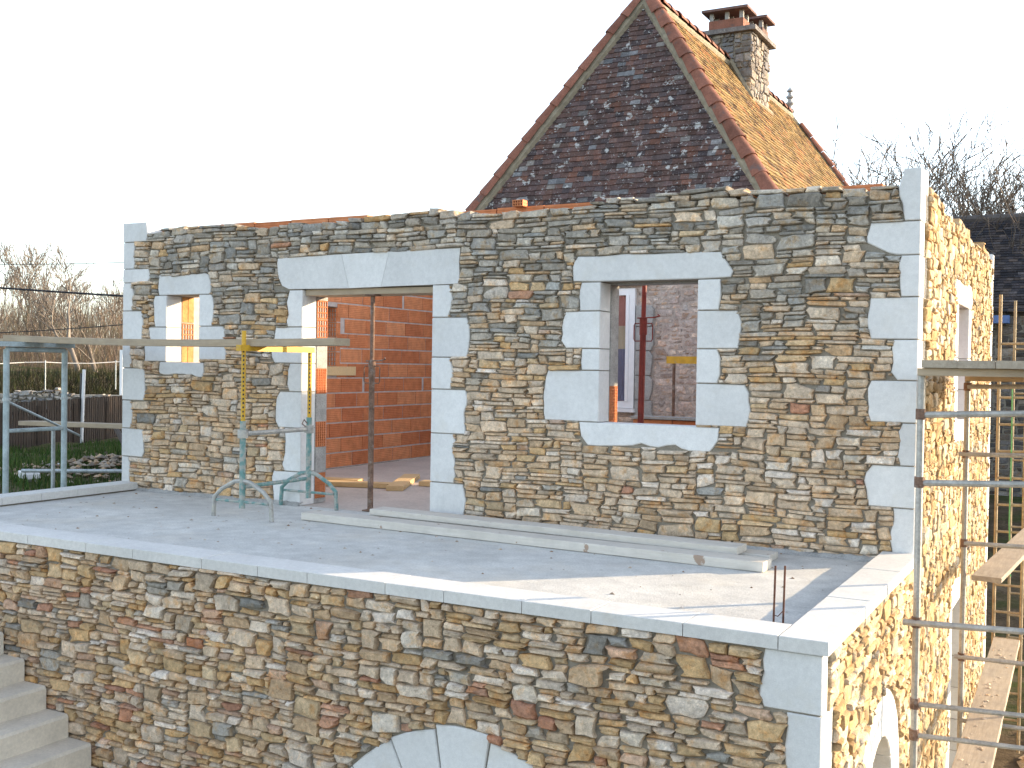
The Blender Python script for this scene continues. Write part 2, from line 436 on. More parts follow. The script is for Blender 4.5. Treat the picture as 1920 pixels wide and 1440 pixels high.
def lay(rects, P, parent, rng, colour, limit, mass_name, name='stone', depth=(.018, .044), back=lambda r: -.03, rough=1.0, gap=.0012, flip=False, mat=None):
    """each stone its own mesh up to the limit (largest in the picture first), the rest joined as stuff"""
    scored = []
    for r in rects:
        p = proj(P((r[0] + r[1]) / 2, (r[2] + r[3]) / 2, 0)); a = (r[1] - r[0]) * (r[3] - r[2])
        vis = p is not None and -20 < p[0] < 1940 and -20 < p[1] < 1460
        scored.append((a / p[2] ** 2 if vis else 0, r))
    scored.sort(key=lambda q: -q[0])
    mass = MB(); n = 0
    for k, (s, r) in enumerate(scored):
        g = stone_geo(r, rng, rng.uniform(*depth), gap=gap, back=back(r), rough=rough)
        if g is None: continue
        c = colour(r, rng)
        vs_ = [P(*v) for v in g[0]]; fs = g[1] if not flip else [tuple(reversed(f)) for f in g[1]]
        if n < limit and s > 0:
            mb = MB(); mb.add(vs_, fs, c)
            mb.build(name, mat or M['stone'], parent, smooth=True, origin=P((r[0] + r[1]) / 2, (r[2] + r[3]) / 2, 0), sharp=38); n += 1
        else:
            mass.add(vs_, fs, c)
    if mass.v:
        o = mass.build(mass_name, mat or M['stone'], parent, smooth=True, sharp=38); o['kind'] = 'stuff'

def jit(c, rng, a=.12):
    k = rng.uniform(1 - a * 1.6, 1 + a * 1.3); w = rng.uniform(-.35, .45) * a; return tuple(max(.01, x * k * q) for x, q in zip(c, (1 + w, 1 + w * .1, 1 - w)))

SIDEC = [(.46, .36, .22), (.50, .41, .27), (.44, .33, .19), (.52, .45, .32), (.42, .31, .17), (.54, .48, .37)]
BUFF = [(.57, .45, .31), (.60, .485, .35), (.54, .415, .275), (.61, .51, .385), (.56, .465, .345), (.52, .39, .25), (.63, .54, .42)]
GREY = [(.36, .35, .31), (.42, .40, .35), (.47, .445, .38), (.30, .295, .265), (.51, .48, .41), (.43, .395, .335)]
RED = [(.50, .30, .20), (.52, .36, .25), (.45, .25, .165), (.55, .41, .30)]
OCHRE = [(.55, .40, .22), (.53, .375, .20), (.58, .45, .28)]
PALE = [(.66, .59, .48), (.69, .63, .54)]
def facade_colour(r, rng):
    z = (r[2] + r[3]) / 2; x = (r[0] + r[1]) / 2
    g = ss(1.2, 2.45, z + .18 * math.sin(x * 1.7) + .12 * math.sin(x * 4.1)) * .80 + .035
    if rng.random() < g: return jit(rng.choice(GREY), rng, .16)
    q = rng.random()
    if q < .02: return jit(rng.choice(RED), rng, .1)
    if q < .13: return jit(rng.choice(OCHRE), rng, .1)
    if q < .24: return jit(rng.choice(PALE), rng, .08)
    return jit(rng.choice(BUFF), rng, .10)
def terrace_colour(r, rng):
    q = rng.random()
    if q < .08: return jit(rng.choice(RED), rng, .12)
    if q < .28: return jit(rng.choice(OCHRE), rng, .12)
    if q < .38: return jit(rng.choice(PALE), rng, .08)
    if q < .45: return jit(rng.choice(GREY), rng, .14)
    return jit(rng.choice(BUFF), rng, .11)

PF = lambda u, v, d: (u, -d, v)                       # facade, faces -y
XR = -.035
PR = lambda u, v, d: (XR + d, u, v)                   # side wall, faces +x
YT = -3.05
PT = lambda u, v, d: (u, YT - d, v)                   # terrace front, faces -y

TYPES_F = [(50, (11, 34), (3, 5)), (34, (12, 29), (5, 8)), (10, (16, 32), (8, 12)), (6, (6, 11), (3, 7))]
TYPES_T = [(44, (9, 25), (3, 5)), (38, (11, 24), (4, 7)), (12, (13, 25), (8, 13)), (7, (5, 9), (3, 5))]
TYPES_S = [(30, (8, 22), (4, 6)), (45, (10, 24), (6, 9)), (25, (14, 30), (9, 14))]

def rough_poly(x0, x1, z0, z1, sides, rng, amp=.016):
    """rectangle whose named sides (L R T B) are quarry-rough; counter-clockwise"""
    def edge(a, b, rough, nrm):
        if not rough: return [a]
        L = math.hypot(b[0] - a[0], b[1] - a[1]); n = max(3, int(L / .06)); pts = []
        off = 0
        for i in range(n):
            t = i / n
            off = (.55 if i > 1 else .2) * off + rng.uniform(-amp, amp) - (rng.uniform(.014, .03) if i == 0 else 0)
            pts.append((a[0] + (b[0] - a[0]) * t + nrm[0] * off, a[1] + (b[1] - a[1]) * t + nrm[1] * off))
        return pts
    p = []
    cr = lambda on: rng.uniform(.012, .035) if on else 0
    p += edge((x0 + cr('L' in sides), z0), (x1, z0), 'B' in sides, (0, -1)); p += edge((x1, z0), (x1, z1), 'R' in sides, (1, 0))
    p += edge((x1 - cr('R' in sides), z1), (x0, z1), 'T' in sides, (0, 1)); p += edge((x0, z1), (x0, z0), 'L' in sides, (-1, 0))
    return p

# ------------------------------------------------------------------ the extension
WX0, WX1, HW = -8.64, XR, 2.94
ext = empty('stone_extension', (-4.3, 3.0, -2.8), 'roofless stone-faced house extension with white limestone quoins and door and window surrounds', 'building')
rng = random.Random(7)
top_line = lambda x: 2.925 + .03 * math.sin(x * 2.3) + .018 * math.sin(x * 7.1 + 1) + (.03 if x > -2.2 else 0)
W = Wall2D(WX0, WX1, 0.0, 3.1)
W.block_above(top_line)
ash = []                                              # (name, polygon, side return)
for z1, z0, xr in ((3.03, 2.815, -8.25), (2.808, 2.511, -8.453), (2.504, 2.355, -8.21), (2.348, 2.035, -8.48), (2.028, 1.70, -8.31), (1.693, 1.387, -8.489), (1.38, 1.02, -8.276), (1.012, .70, -8.48), (.692, .378, -8.285), (.37, .0, -8.517)):
    ash.append(('quoin', rough_poly(WX0, xr, z0, z1, 'R', rng), 'L'))
# small window
for n_, a in (('lintel', (-8.10, -7.29, 2.203, 2.43, 'LTR')), ('jamb_block', (-8.147, -7.95, 1.85, 2.196, 'L')), ('jamb_block', (-8.23, -7.95, 1.703, 1.843, 'L')),
              ('jamb_block', (-8.30, -7.95, 1.465, 1.696, 'L')), ('jamb_block', (-7.46, -7.256, 1.857, 2.196, 'R')), ('jamb_block', (-7.46, -7.085, 1.708, 1.85, 'R')),
              ('jamb_block', (-7.46, -7.056, 1.492, 1.70, 'R')), ('window_sill', (-8.06, -7.37, 1.30, 1.457, 'LRB'))):
    ash.append((n_, rough_poly(*a, rng), 'W' if n_ != 'lintel' else None))
# door
ash += [('lintel', [(-6.36, 2.50), (-6.34, 2.36), (-6.29, 2.27), (-6.20, 2.232), (-5.4295, 2.226), (-5.5245, 2.568), (-6.35, 2.552)], None),
        ('lintel', [(-5.4275, 2.226), (-5.0375, 2.232), (-4.9445, 2.573), (-5.5225, 2.568)], None),
        ('lintel', [(-5.0355, 2.232), (-4.15, 2.241), (-4.132, 2.30), (-4.138, 2.45), (-4.128, 2.576), (-4.9425, 2.573)], None)]
for a in ((-6.226, 1.845, 2.218), (-6.408, 1.469, 1.836), (-6.199, 1.176, 1.461), (-6.342, .800, 1.168), (-6.253, .349, .792), (-6.39, .0, .340)):
    ash.append(('jamb_block', rough_poly(a[0], -6.02, a[1], a[2], 'L', rng, .018), 'W'))
for a in ((-4.227, 1.929, 2.232), (-4.033, 1.549, 1.921), (-4.209, 1.245, 1.541), (-4.037, .824, 1.237), (-4.155, .356, .816), (-4.046, .0, .347)):
    ash.append(('jamb_block', rough_poly(-4.433, a[0], a[1], a[2], 'R', rng, .018), 'W'))
# right window
ash.append(('lintel', [(-2.944, 2.233), (-2.699, 2.226), (-1.794, 2.226), (-1.508, 2.233), (-1.488, 2.282), (-1.525, 2.339), (-1.575, 2.40), (-1.599, 2.443), (-1.9, 2.455), (-2.2, 2.447), (-2.461, 2.456), (-2.7, 2.445), (-2.901, 2.451), (-2.935, 2.41), (-2.95, 2.362)], None))
for a in ((-2.894, 1.973, 2.219), (-3.041, 1.641, 1.964), (-2.872, 1.448, 1.632), (-3.223, .992, 1.439)):
    ash.append(('jamb_block', rough_poly(a[0], -2.68, a[1], a[2], 'L', rng), 'W'))
for a in ((-1.58, 1.966, 2.219), (-1.425, 1.645, 1.957), (-1.586, 1.356, 1.636), (-1.342, 1.0, 1.347)):
    ash.append(('jamb_block', rough_poly(-1.79, a[0], a[1], a[2], 'R', rng), 'W'))
ash.append(('window_sill', [(-2.848, .863), (-2.78, .783), (-2.69, .78), (-2.55, .787), (-2.431, .793), (-2.35, .80), (-2.273, .823), (-2.19, .80), (-2.116, .794), (-2.04, .815), (-1.964, .823), (-1.91, .795), (-1.842, .779), (-1.663, .781), (-1.63, .82), (-1.592, .877), (-1.586, .985), (-2.867, .985)], 'W'))
# corner quoins on the right
rq = ((3.03, 2.63, -.17), (2.622, 2.37, -.42), (2.362, 2.05, -.198), (2.042, 1.725, -.41), (1.717, 1.41, -.213), (1.402, 1.085, -.405), (1.077, .755, -.174), (.747, .43, -.398), (.422, .0, -.20))
for k, (z1, z0, xl) in enumerate(rq):
    if k == 0: poly = [(-.15, 2.63), (XR, 2.63), (XR, 3.03), (-.165, 3.025), (-.17, 2.98), (-.19, 2.93), (-.20, 2.88), (-.195, 2.82), (-.17, 2.76), (-.165, 2.70)]
    elif k == 1: poly = [(-.20, 2.37), (XR, 2.37), (XR, 2.622), (-.40, 2.622), (-.41, 2.58), (-.43, 2.52), (-.425, 2.47), (-.33, 2.42), (-.26, 2.385)]
    else: poly = rough_poly(xl, XR, z0, z1, 'L', rng)
    ash.append(('quoin', poly, 'C%d' % k))
for n_, poly, ret in ash: W.block_poly(poly)
for a in ((-7.95, -7.46, 1.455, 2.2), (-6.02, -4.433, -.1, 2.24), (-2.68, -1.79, .98, 2.23)): W.block_rect(*a)

FT = .21                                              # stone leaf thickness
def pieces_with_holes(mb, u0, u1, v0, v1, holes, d0, d1, P):
    """solid leaf with rectangular openings, as boxes butted end to end"""
    us = sorted(set([u0, u1] + [h[0] for h in holes] + [h[1] for h in holes]))
    for a, b in zip(us, us[1:]):
        segs = [(v0, v1)]
        for h in holes:
            if h[0] <= a + 1e-6 and h[1] >= b - 1e-6:
                ns = []
                for (s, e) in segs:
                    if h[2] > s: ns.append((s, min(e, h[2])))
                    if h[3] < e: ns.append((max(s, h[3]), e))
                segs = [q for q in ns if q[1] - q[0] > 1e-4]
        for s, e in segs:
            p, q = P(a, s, d0), P(b, e, d1)
            mb.box(tuple(map(min, p, q)), tuple(map(max, p, q)))
mb = MB()
OPEN_F = [(-7.95 - .012, -7.46 + .012, 1.455 - .012, 2.2), (-6.02 - .012, -4.433 + .012, 0, 2.232), (-2.68 - .012, -1.79 + .012, .975, 2.225)]
pieces_with_holes(mb, WX0 + .012, WX1 - .012, 0, 2.87, OPEN_F, 0, -FT, PF)
fwall = mb.build('front_wall', M['mortar'], ext)
fwall['label'] = 'front wall of coursed rubble, weathered grey above and buff below'
rects = W.fill(rng, TYPES_F)
lay(rects, PF, fwall, rng, facade_colour, 230, 'small_stones', back=lambda r: -.17 if r[3] > 2.8 else -.03)
# white dressed blocks
def ashlar_block(name, poly, parent, P, d1=.016, d0=-.19, mat=None, rngc=rng, ch=.008):
    b = MB(); bevel_prism(b, poly, d0, d1 + (rngc.uniform(-.003, .004) if ch > .005 else 0), P, ch)
    cx = sum(p[0] for p in poly) / len(poly); cz = sum(p[1] for p in poly) / len(poly)
    return b.build(name, mat or M['ashlar'], parent, origin=P(cx, cz, 0))
for n_, poly, ret in ash:
    d0 = -.205
    if ret and ret[0] == 'C':                          # corner quoin returns along the side wall
        k = int(ret[1:]); L = .34 if k % 2 == 0 else .19
        ashlar_block(n_, poly, ext, PF, d0=-L)
    else:
        ashlar_block(n_, poly, ext, PF, d0=d0, ch=.0015 if n_ == 'lintel' and -6.5 < poly[0][0] < -4.9 else .008)

# --- side wall facing the sun
ENDY = 6.1
mb = MB()
OPEN_R = [(2.45, 3.35, 1.0, 2.13), (2.44, 3.32, -2.8, -.81)]
holes_core = [(a - .012, b + .012, c - .012, d + .012) for a, b, c, d in OPEN_R]
pieces_with_holes(mb, FT + .002, ENDY, -2.8, 2.86, holes_core, 0, -.22, PR)
swall = mb.build('side_wall', M['mortar'], ext)
swall['label'] = 'sunlit side wall of ochre rubble'
Ws = Wall2D(0.0, ENDY, -2.8, 3.1)
Ws.block_above(lambda y: 2.90 + .05 * math.sin(y * 2.9) + .03 * math.sin(y * 8.3))
sash = []
for k, (z1, z0, xl) in enumerate(rq):
    L = .34 if k % 2 == 0 else .19
    Ws.block_rect(-.1, L + .012, z0, z1 + .008)
sash += [('lintel', (2.18, 3.62, 2.135, 2.36, 'LRT')), ('jamb_block', (2.22, 2.45, 1.62, 2.128, 'L')), ('jamb_block', (2.13, 2.45, 1.30, 1.612, 'L')), ('jamb_block', (2.22, 2.45, 1.0, 1.292, 'L')),
         ('jamb_block', (3.35, 3.58, 1.62, 2.128, 'R')), ('jamb_block', (3.35, 3.66, 1.30, 1.612, 'R')), ('jamb_block', (3.35, 3.58, 1.0, 1.292, 'R')), ('window_sill', (2.25, 3.55, .80, .993, 'LRB')),
         ('lintel', (2.24, 3.52, -.805, -.57, 'LRT'))]
for k in range(6):
    a = -.815 - k * .33; wd = .16 if k % 2 else .27
    sash.append(('jamb_block', (2.44 - wd, 2.44, a - .322, a, 'L'))); sash.append(('jamb_block', (3.32, 3.32 + wd, a - .322, a, 'R')))
for k in range(18):
    z1 = 2.95 - k * .32; wd = .30 if k % 2 else .18
    sash.append(('quoin', (ENDY - wd, ENDY, z1 - .312, z1, 'L')))
polys = [(n_, rough_poly(*a, rng)) for n_, a in sash]
for n_, p in polys: Ws.block_poly(p)
for a in OPEN_R: Ws.block_rect(*a)
lay(Ws.fill(rng, TYPES_S), PR, swall, rng, lambda r, q: jit(q.choice(SIDEC), q), 70, 'small_stones', depth=(.012, .034), back=lambda r: -.17 if r[3] > 2.75 else -.03)
for n_, p in polys: ashlar_block(n_, p, ext, PR, d0=-.20)

# --- inner leaf of hollow clay blocks
def clay_mesh(L, T, H=.193):
    me = MB(); c = .006
    for a, b in (((0, 0, 0), (L, T, H)),): pass
    # box with chamfered edges on both long faces
    prof = [(0, c), (c, 0), (T - c, 0), (T, c), (T, H - c), (T - c, H), (c, H), (0, H - c)]
    vs_ = [(x, y, z) for x in (0, L) for y, z in prof]
    n = len(prof); fs = [(i, (i + 1) % n, n + (i + 1) % n, n + i) for i in range(n)]
    fs += [tuple(range(n - 1, -1, -1)), tuple(range(n, 2 * n))]
    me.add(vs_, fs); o = me.build('tmp', M['clay']); m_ = o.data; bpy.data.objects.remove(o); return m_
CB = clay_mesh(.49, .195); CBH = clay_mesh(.235, .195)
lwall_core = MB()
pieces_with_holes(lwall_core, FT + .2, 6.05, 0, 2.96, [(2.62, 3.36, 1.42, 2.26)], 0, -.40, lambda u, v, d: (-8.206 + d, u, v))
lwall = lwall_core.build('clay_wall', M['joint'], ext); lwall['label'] = 'left wall of orange hollow clay blocks seen through the doorway'
RZ = Matrix.Rotation(math.pi / 2, 4, 'Z')
def hollow_mesh(w=.195, h=.195, nx=4, nz=3, bar=.012, depth=.09):
    """end of a hollow block: a grid of bars with the cells running back into the clay; faces -y at y = 0"""
    me = MB(); cw = (w - bar) / nx; chh = (h - bar) / nz
    for i in range(nx + 1): me.box((i * cw, 0, 0), (i * cw + bar, depth, h))
    for j in range(nz + 1):
        for i in range(nx): me.box((i * cw + bar, .001, j * chh), ((i + 1) * cw, depth - .001, j * chh + bar))
    o = me.build('tmp', M['clay']); m_ = o.data; bpy.data.objects.remove(o); return m_
HB = hollow_mesh(); HB2 = hollow_mesh(.17, .195, 4, 3)
r2 = random.Random(3)
for k in range(14):
    z = .012 + k * .21
    y = 1.2 + (.25 if k % 2 else 0) + r2.uniform(-.03, .03)
    while y < 6.0:
        L = .49 if y + .49 < 6.06 else .235
        inwin = y + L > 2.62 and y < 3.36 and z + .195 > 1.42 and z < 2.26
        if inwin and y < 3.36 < y + L and y + L - 3.36 > .2:
            y = 3.365; L = .235; inwin = False
        if not inwin and y + L < 6.08:
            o = inst('clay_block', CB if L > .3 else CBH, lwall, Matrix.Translation((-8.2 + r2.uniform(-.002, .003), y, z)) @ RZ)
        y += L + .012 + (r2.random() < .12) * .05
for k in range(4):                                      # hollow ends showing in the far reveal of the wall's opening
    inst('hollow_block', HB, lwall, Matrix.Translation((-8.40, 3.345, 1.43 + k * .207)))
# front inner leaf: mortar core set back plus the top course of blocks that shows above the stones
core = MB()
OPEN_I = [(-7.95, -7.46, 1.40, 2.2), (-6.02, -4.433, 0, 2.2), (-2.68, -1.79, .93, 2.215)]
pieces_with_holes(core, -8.40, -.30, 0, 2.79, OPEN_I, -FT - .002, -.40, PF)
inner = core.build('inner_leaf', M['conc'], ext)
for k in range(16):
    x = -8.38 + k * .502
    inst('clay_block', CB, inner, Matrix.Translation((x, FT + .002, 2.765 + (.026 if k < 6 else 0) + r2.uniform(-.006, .010))))
inst('hollow_block', hollow_mesh(.11, .06, 4, 2, .008), inner, Matrix.Translation((-3.66, .14, 2.96)))
def reveal_blocks(x, y0, zs, parent):
    for kind, z0, z1 in zs:
        b = MB()
        if kind == 'h':
            inst('hollow_block', HB2, parent, Matrix.Translation((x + .008, y0, z0)) @ RZ); continue
        if kind == 'm':
            b.box((x - .02, y0, z0), (x + .006, y0 + .17, z1)); b.build('mortar_patch', M['conc'], parent)
        elif kind == 'p':
            b.box((x - .02, y0, z0), (x + .004, y0 + .17, z1)); b.box((x + .004, y0 + .085, z0 + .003), (x + .009, y0 + .168, z1 - .003)); b.build('clay_block', M['clay_pale'], parent)
        else:
            b.box((x - .02, y0, z0), (x + .004, y0 + .17, z1))
            for j in range(5): b.box((x + .004, y0 + .012 + j * .032, z0 + .004), (x + .011, y0 + .03 + j * .032, z1 - .004))
            b.build('clay_block', M['clay'], parent)
reveal_blocks(-6.02, FT + .01, [('h', 1.935, 0), ('h', 1.735, 0), ('m', 1.60, 1.73), ('m', 1.42, 1.595), ('c', 1.15, 1.415), ('m', .86, 1.145), ('c', .59, .855), ('m', .32, .585), ('c', .05, .315)], inner)
reveal_blocks(-7.95, FT + .01, [('p', 1.91, 2.195), ('h', 1.705, 0), ('p', 1.41, 1.70)], inner)
reveal_blocks(-2.68, FT + .01, [('m', 1.31, 2.20), ('c', .94, 1.305)], inner)
b = MB(); b.box((-6.015, .03, 2.165), (-4.438, .36, 2.224)); b.build('shuttering_board', M['plank'], ext)
# inner leaf of the side wall and the back wall
b = MB(); pieces_with_holes(b, .402, 5.86, 0, 2.88, [(2.44, 3.36, .98, 2.15)], -.225, -.40, PR); b.build('side_inner_leaf', M['clay'], ext)
b = MB(); b.box((-2.02, 5.87, -2.8), (XR - .23, 6.09, 2.86)); b.build('back_wall', M['core'], ext)
b = MB(); b.box((-8.62, .0, -2.8), (-.26, 6.05, -.25)); b.build('basement', M['core'], ext)
b = MB(); b.box((-8.2, .03, -.2), (-.44, 6.05, -.004)); b.build('floor_slab', M['floor'], ext)
b = MB(); b.box((-8.2, 3.10, 1.30), (-8.17, 3.76, 1.425)); b.build('wall_board', M['new_wood'], ext)

# ------------------------------------------------------------------ the terrace
ter = empty('terrace', (-4.3, -1.5, -2.8), 'raised terrace with pale concrete floor, white coping and ochre rubble retaining walls', 'terrace')
rng = random.Random(21)
b = MB(); b.box((-8.36, -2.83, -.2), (-.22, -.002, 0)); tb = b.build('concrete_floor', M['slab'], ter)
b = MB(); b.box((-8.6, YT + .23, -2.8), (XR - .23, -.02, -.21)); b.build('fill', M['core'], ter)
# retaining walls: mortar cores
ARC = (-2.19, -1.95, .84, 1.18)                         # front arch: centre x, centre z, inner, outer radius
b = MB(); holes = []
for i in range(16):                                    # stepped core following the arch opening
    a = ARC[0] - ARC[3] + .02 + i * (2 * ARC[3] - .04) / 16; c = a + (2 * ARC[3] - .04) / 16
    m_ = min(abs(a - ARC[0]), abs(c - ARC[0])) if (a - ARC[0]) * (c - ARC[0]) > 0 else 0
    holes.append((a, c, -2.8, ARC[1] + math.sqrt(max(0, (ARC[2] + .12) ** 2 - m_ ** 2))))
pieces_with_holes(b, -8.6, XR - .012, -2.8, .012, holes, 0, -.22, PT)
twall = b.build('front_retaining_wall', M['mortar'], ter)
Wt = Wall2D(-8.6, XR, -2.8, .012)
# front corner quoins
tq = [(-.353, -.305, .008), (-.232, -.66, -.313), (-.36, -.97, -.668), (-.23, -1.32, -.978), (-.37, -1.64, -1.328), (-.24, -1.98, -1.648), (-.36, -2.3, -1.99), (-.24, -2.8, -2.31)]
tash = []
for k, (xl, z0, z1) in enumerate(tq):
    tash.append(('quoin', rough_poly(xl, XR, z0, z1, 'L', rng), .10 if k % 2 == 0 else .24))
cx, cz, ri, ro = ARC
def vous(a0, a1, r0, r1, cu, cv, n=3, dr=0):
    ang = [a0 + (a1 - a0) * i / n for i in range(n + 1)]
    return [(cu + r0 * math.cos(a), cv + r0 * math.sin(a)) for a in reversed(ang)] + [(cu + (r1 + dr) * math.cos(a), cv + (r1 + dr) * math.sin(a)) for a in ang]
def ccw(p):
    s = sum(p[i - 1][0] * p[i][1] - p[i][0] * p[i - 1][1] for i in range(len(p))); return p if s > 0 else p[::-1]
angs = [0, 22, 42, 60, 80.5, 99.5, 117, 136, 158, 180]
vpol = []
for i, (a0, a1) in enumerate(zip(angs, angs[1:])):
    dr = .03 if i == 4 else rng.uniform(-.03, .0)
    vpol.append(ccw(vous(math.radians(a0 + .3), math.radians(a1 - .3), ri, ro, cx, cz, 3, dr)))
for n_, p, L in tash: Wt.block_poly(p)
for p in vpol: Wt.block_poly(p)
Wt.block_rect(cx - ri - .03, cx + ri + .03, -2.8, cz)
Wt.block_poly([(cx + ri * 1.02 * math.cos(math.radians(a)), cz + ri * 1.02 * math.sin(math.radians(a))) for a in range(0, 181, 10)])
for k in range(4):
    for sgn in (-1, 1):
        z1 = cz - .01 - k * .21
        x0 = cx + sgn * ri; x1 = x0 + sgn * (.34 if k % 2 else .24)
        p = rough_poly(min(x0, x1), max(x0, x1), z1 - .2, z1, 'L' if sgn < 0 else 'R', rng); Wt.block_poly(p); tash.append(('jamb_block', p, .205))
trects = Wt.fill(rng, TYPES_T)
lay(trects, PT, twall, rng, terrace_colour, 255, 'small_stones', depth=(.020, .055), gap=.0015, rough=1.2)
for n_, p, L in tash: ashlar_block(n_, p, ter, PT, d0=-L)
for p in vpol: ashlar_block('voussoir', p, ter, PT, d0=-.205)
b = MB(); b.box((cx - 1.2, YT + .5, -2.8), (cx + 1.2, YT + .52, -.4)); b.build('cellar_door', M['dark_wood'], ter)
# side retaining wall
AS = (-1.40, -1.42, .50, .80)
b = MB(); holes = []
for i in range(12):
    a = AS[0] - AS[3] + .02 + i * (2 * AS[3] - .04) / 12; c = a + (2 * AS[3] - .04) / 12
    m_ = min(abs(a - AS[0]), abs(c - AS[0])) if (a - AS[0]) * (c - AS[0]) > 0 else 0
    holes.append((a, c, -2.8, AS[1] + math.sqrt(max(0, (AS[2] + .12) ** 2 - m_ ** 2))))
pieces_with_holes(b, YT + .225, .205, -2.8, .012, holes, 0, -.22, PR)
rwall = b.build('side_retaining_wall', M['mortar'], ter)
Wr = Wall2D(YT, 0.0, -2.8, .012)
for k, (xl, z0, z1) in enumerate(tq): Wr.block_rect(YT - .1, YT + (.10 if k % 2 == 0 else .24) + .01, z0, z1 + .01)
vp2 = []
an2 = [0, 30, 58, 80, 100, 122, 150, 180]
for i, (a0, a1) in enumerate(zip(an2, an2[1:])):
    vp2.append(ccw(vous(math.radians(a0 + .4), math.radians(a1 - .4), AS[2], AS[3], AS[0], AS[1], 3, rng.uniform(-.02, .03))))
for p in vp2: Wr.block_poly(p)
Wr.block_rect(AS[0] - AS[2] - .02, AS[0] + AS[2] + .02, -2.8, AS[1]); Wr.block_poly([(AS[0] + AS[2] * 1.02 * math.cos(math.radians(a)), AS[1] + AS[2] * 1.02 * math.sin(math.radians(a))) for a in range(0, 181, 10)])
sj = []
for k in range(5):
    for sgn in (-1, 1):
        z1 = AS[1] - .01 - k * .27
        x0 = AS[0] + sgn * AS[2]; x1 = x0 + sgn * (.30 if k % 2 else .22)
        p = rough_poly(min(x0, x1), max(x0, x1), z1 - .26, z1, 'L' if sgn < 0 else 'R', rng); Wr.block_poly(p); sj.append(p)
lay(Wr.fill(rng, TYPES_T), PR, rwall, rng, lambda r, q: jit(q.choice(SIDEC), q), 40, 'small_stones', depth=(.014, .04))
for p in vp2: ashlar_block('voussoir', p, ter, PR, d0=-.205)
for p in sj: ashlar_block('jamb_block', p, ter, PR, d0=-.205)
b = MB(); b.box((XR - .40, AS[0] - .9, -2.8), (XR - .38, AS[0] + .9, -.5)); b.build('cellar_panel', M['step'], ter)
# coping stones
def coping(a, bb, axis):
    x0, y0 = a; x1, y1 = bb; g = .0025
    mbb = MB(); z0, z1 = .016 + rng.uniform(-.001, .001), .09 + rng.uniform(-.002, .002); c = .003
    if axis == 0: x0 += g; x1 -= g
    else: y0 += g; y1 -= g
    bot = [(x0, y0, z0), (x1, y0, z0), (x1, y1, z0), (x0, y1, z0)]
    mid = [(x, y, z1 - c) for x, y, z in bot]
    top = [(x0 + c, y0 + c, z1), (x1 - c, y0 + c, z1), (x1 - c, y1 - c, z1), (x0 + c, y1 - c, z1)]
    fs = [(3, 2, 1, 0), (8, 9, 10, 11)]
    for i in range(4):
        j = (i + 1) % 4; fs += [(i, j, 4 + j, 4 + i), (4 + i, 4 + j, 8 + j, 8 + i)]
    mbb.add(bot + mid + top, fs); mbb.build('coping_stone', M['coping'], ter, origin=((x0 + x1) / 2, (y0 + y1) / 2, 0))
joints = [-8.62, -8.0, -7.4, -6.80, -6.191, -5.524, -5.022, -4.337, -3.821, -3.391, -2.762, -2.323, -1.78, -1.332, -.784, -.262]
for a, c in zip(joints, joints[1:]): coping((a, -3.09), (c, -2.80), 0)
coping((-.262, -3.09), (0, -2.52), 0)
jy = [-2.52, -1.95, -1.42, -.86, -.40, .0]
for a, c in zip(jy, jy[1:]): coping((-.262, a), (0, c - (.025 if c == 0 else 0)), 1)
jl = [-2.797, -2.25, -1.75, -1.30, -.85, -.03]
for a, c in zip(jl, jl[1:]): coping((-8.62, a), (-8.35, c), 1)
b = MB()
for i in range(9):
    y = -2.8 + i * .31; b.box((-8.60, y, -2.8), (-8.38, y + .309, .014))
b.build('left_retaining_wall', M['mortar'], ter)

b = MB(); xs_ = [-8.35 + .05 * i for i in range(163)]
fil = [(x, -.03 - .018 * abs(math.sin(x * 5)) - rng.uniform(.0, .016), .018 + .012 * abs(math.sin(x * 3.7)) + rng.uniform(0, .012)) for x in xs_]
for (xa_, ya_, za_), (xb_, yb_, zb_) in zip(fil, fil[1:]):
    if -6.02 < xa_ < -4.48:
        if b.v: b.build('mortar_fillet', M['conc'], ter); b = MB()
        continue
    b.add([(xa_, ya_ - .03, .001), (xb_, yb_ - .03, .001), (xb_, yb_ + .01, zb_), (xa_, ya_ + .01, za_), (xb_, .02, zb_ + .006), (xa_, .02, za_ + .006)], [(0, 1, 2, 3), (3, 2, 4, 5)])
b.build('mortar_fillet', M['conc'], ter)
# ------------------------------------------------------------------ stairs
st = empty('stone_stairs', (-6.0, -3.8, -2.8), 'pale stone steps climbing along the terrace front wall at the lower left', 'stairs')
rng = random.Random(5)
for k in range(-4, 7):
    xn = -6.465 + .2565 * k; zt = -.715 - .1762 * k
    b = MB(); y0, y1 = -4.75, YT - .048
    prof = [(xn - .36, zt - .19), (xn + .004, zt - .19), (xn + .002, zt - .02), (xn - .012, zt), (xn - .36, zt)]
    n = 8; vs_ = []
    for i in range(n + 1):
        y = y0 + (y1 - y0) * i / n
        vs_ += [(x + rng.uniform(-.002, .002), y, z + rng.uniform(-.0015, .0015)) for x, z in prof]
    fs = [(i * 5 + j, i * 5 + (j + 1) % 5, (i + 1) * 5 + (j + 1) % 5, (i + 1) * 5 + j) for i in range(n) for j in range(5)]
    fs += [tuple(range(4, -1, -1)), tuple(n * 5 + j for j in range(5))]
    b.add(vs_, [tuple(reversed(f)) for f in fs]); b.build('step', M['step'], st)
b = MB()
for k in range(-4, 7):
    xn = -6.465 + .2565 * k; zt = -.715 - .1762 * k
    b.box((xn - .255, -4.74, -2.8), (xn - .002, YT - .05, zt - .195))
b.build('stair_core', M['core'], st)

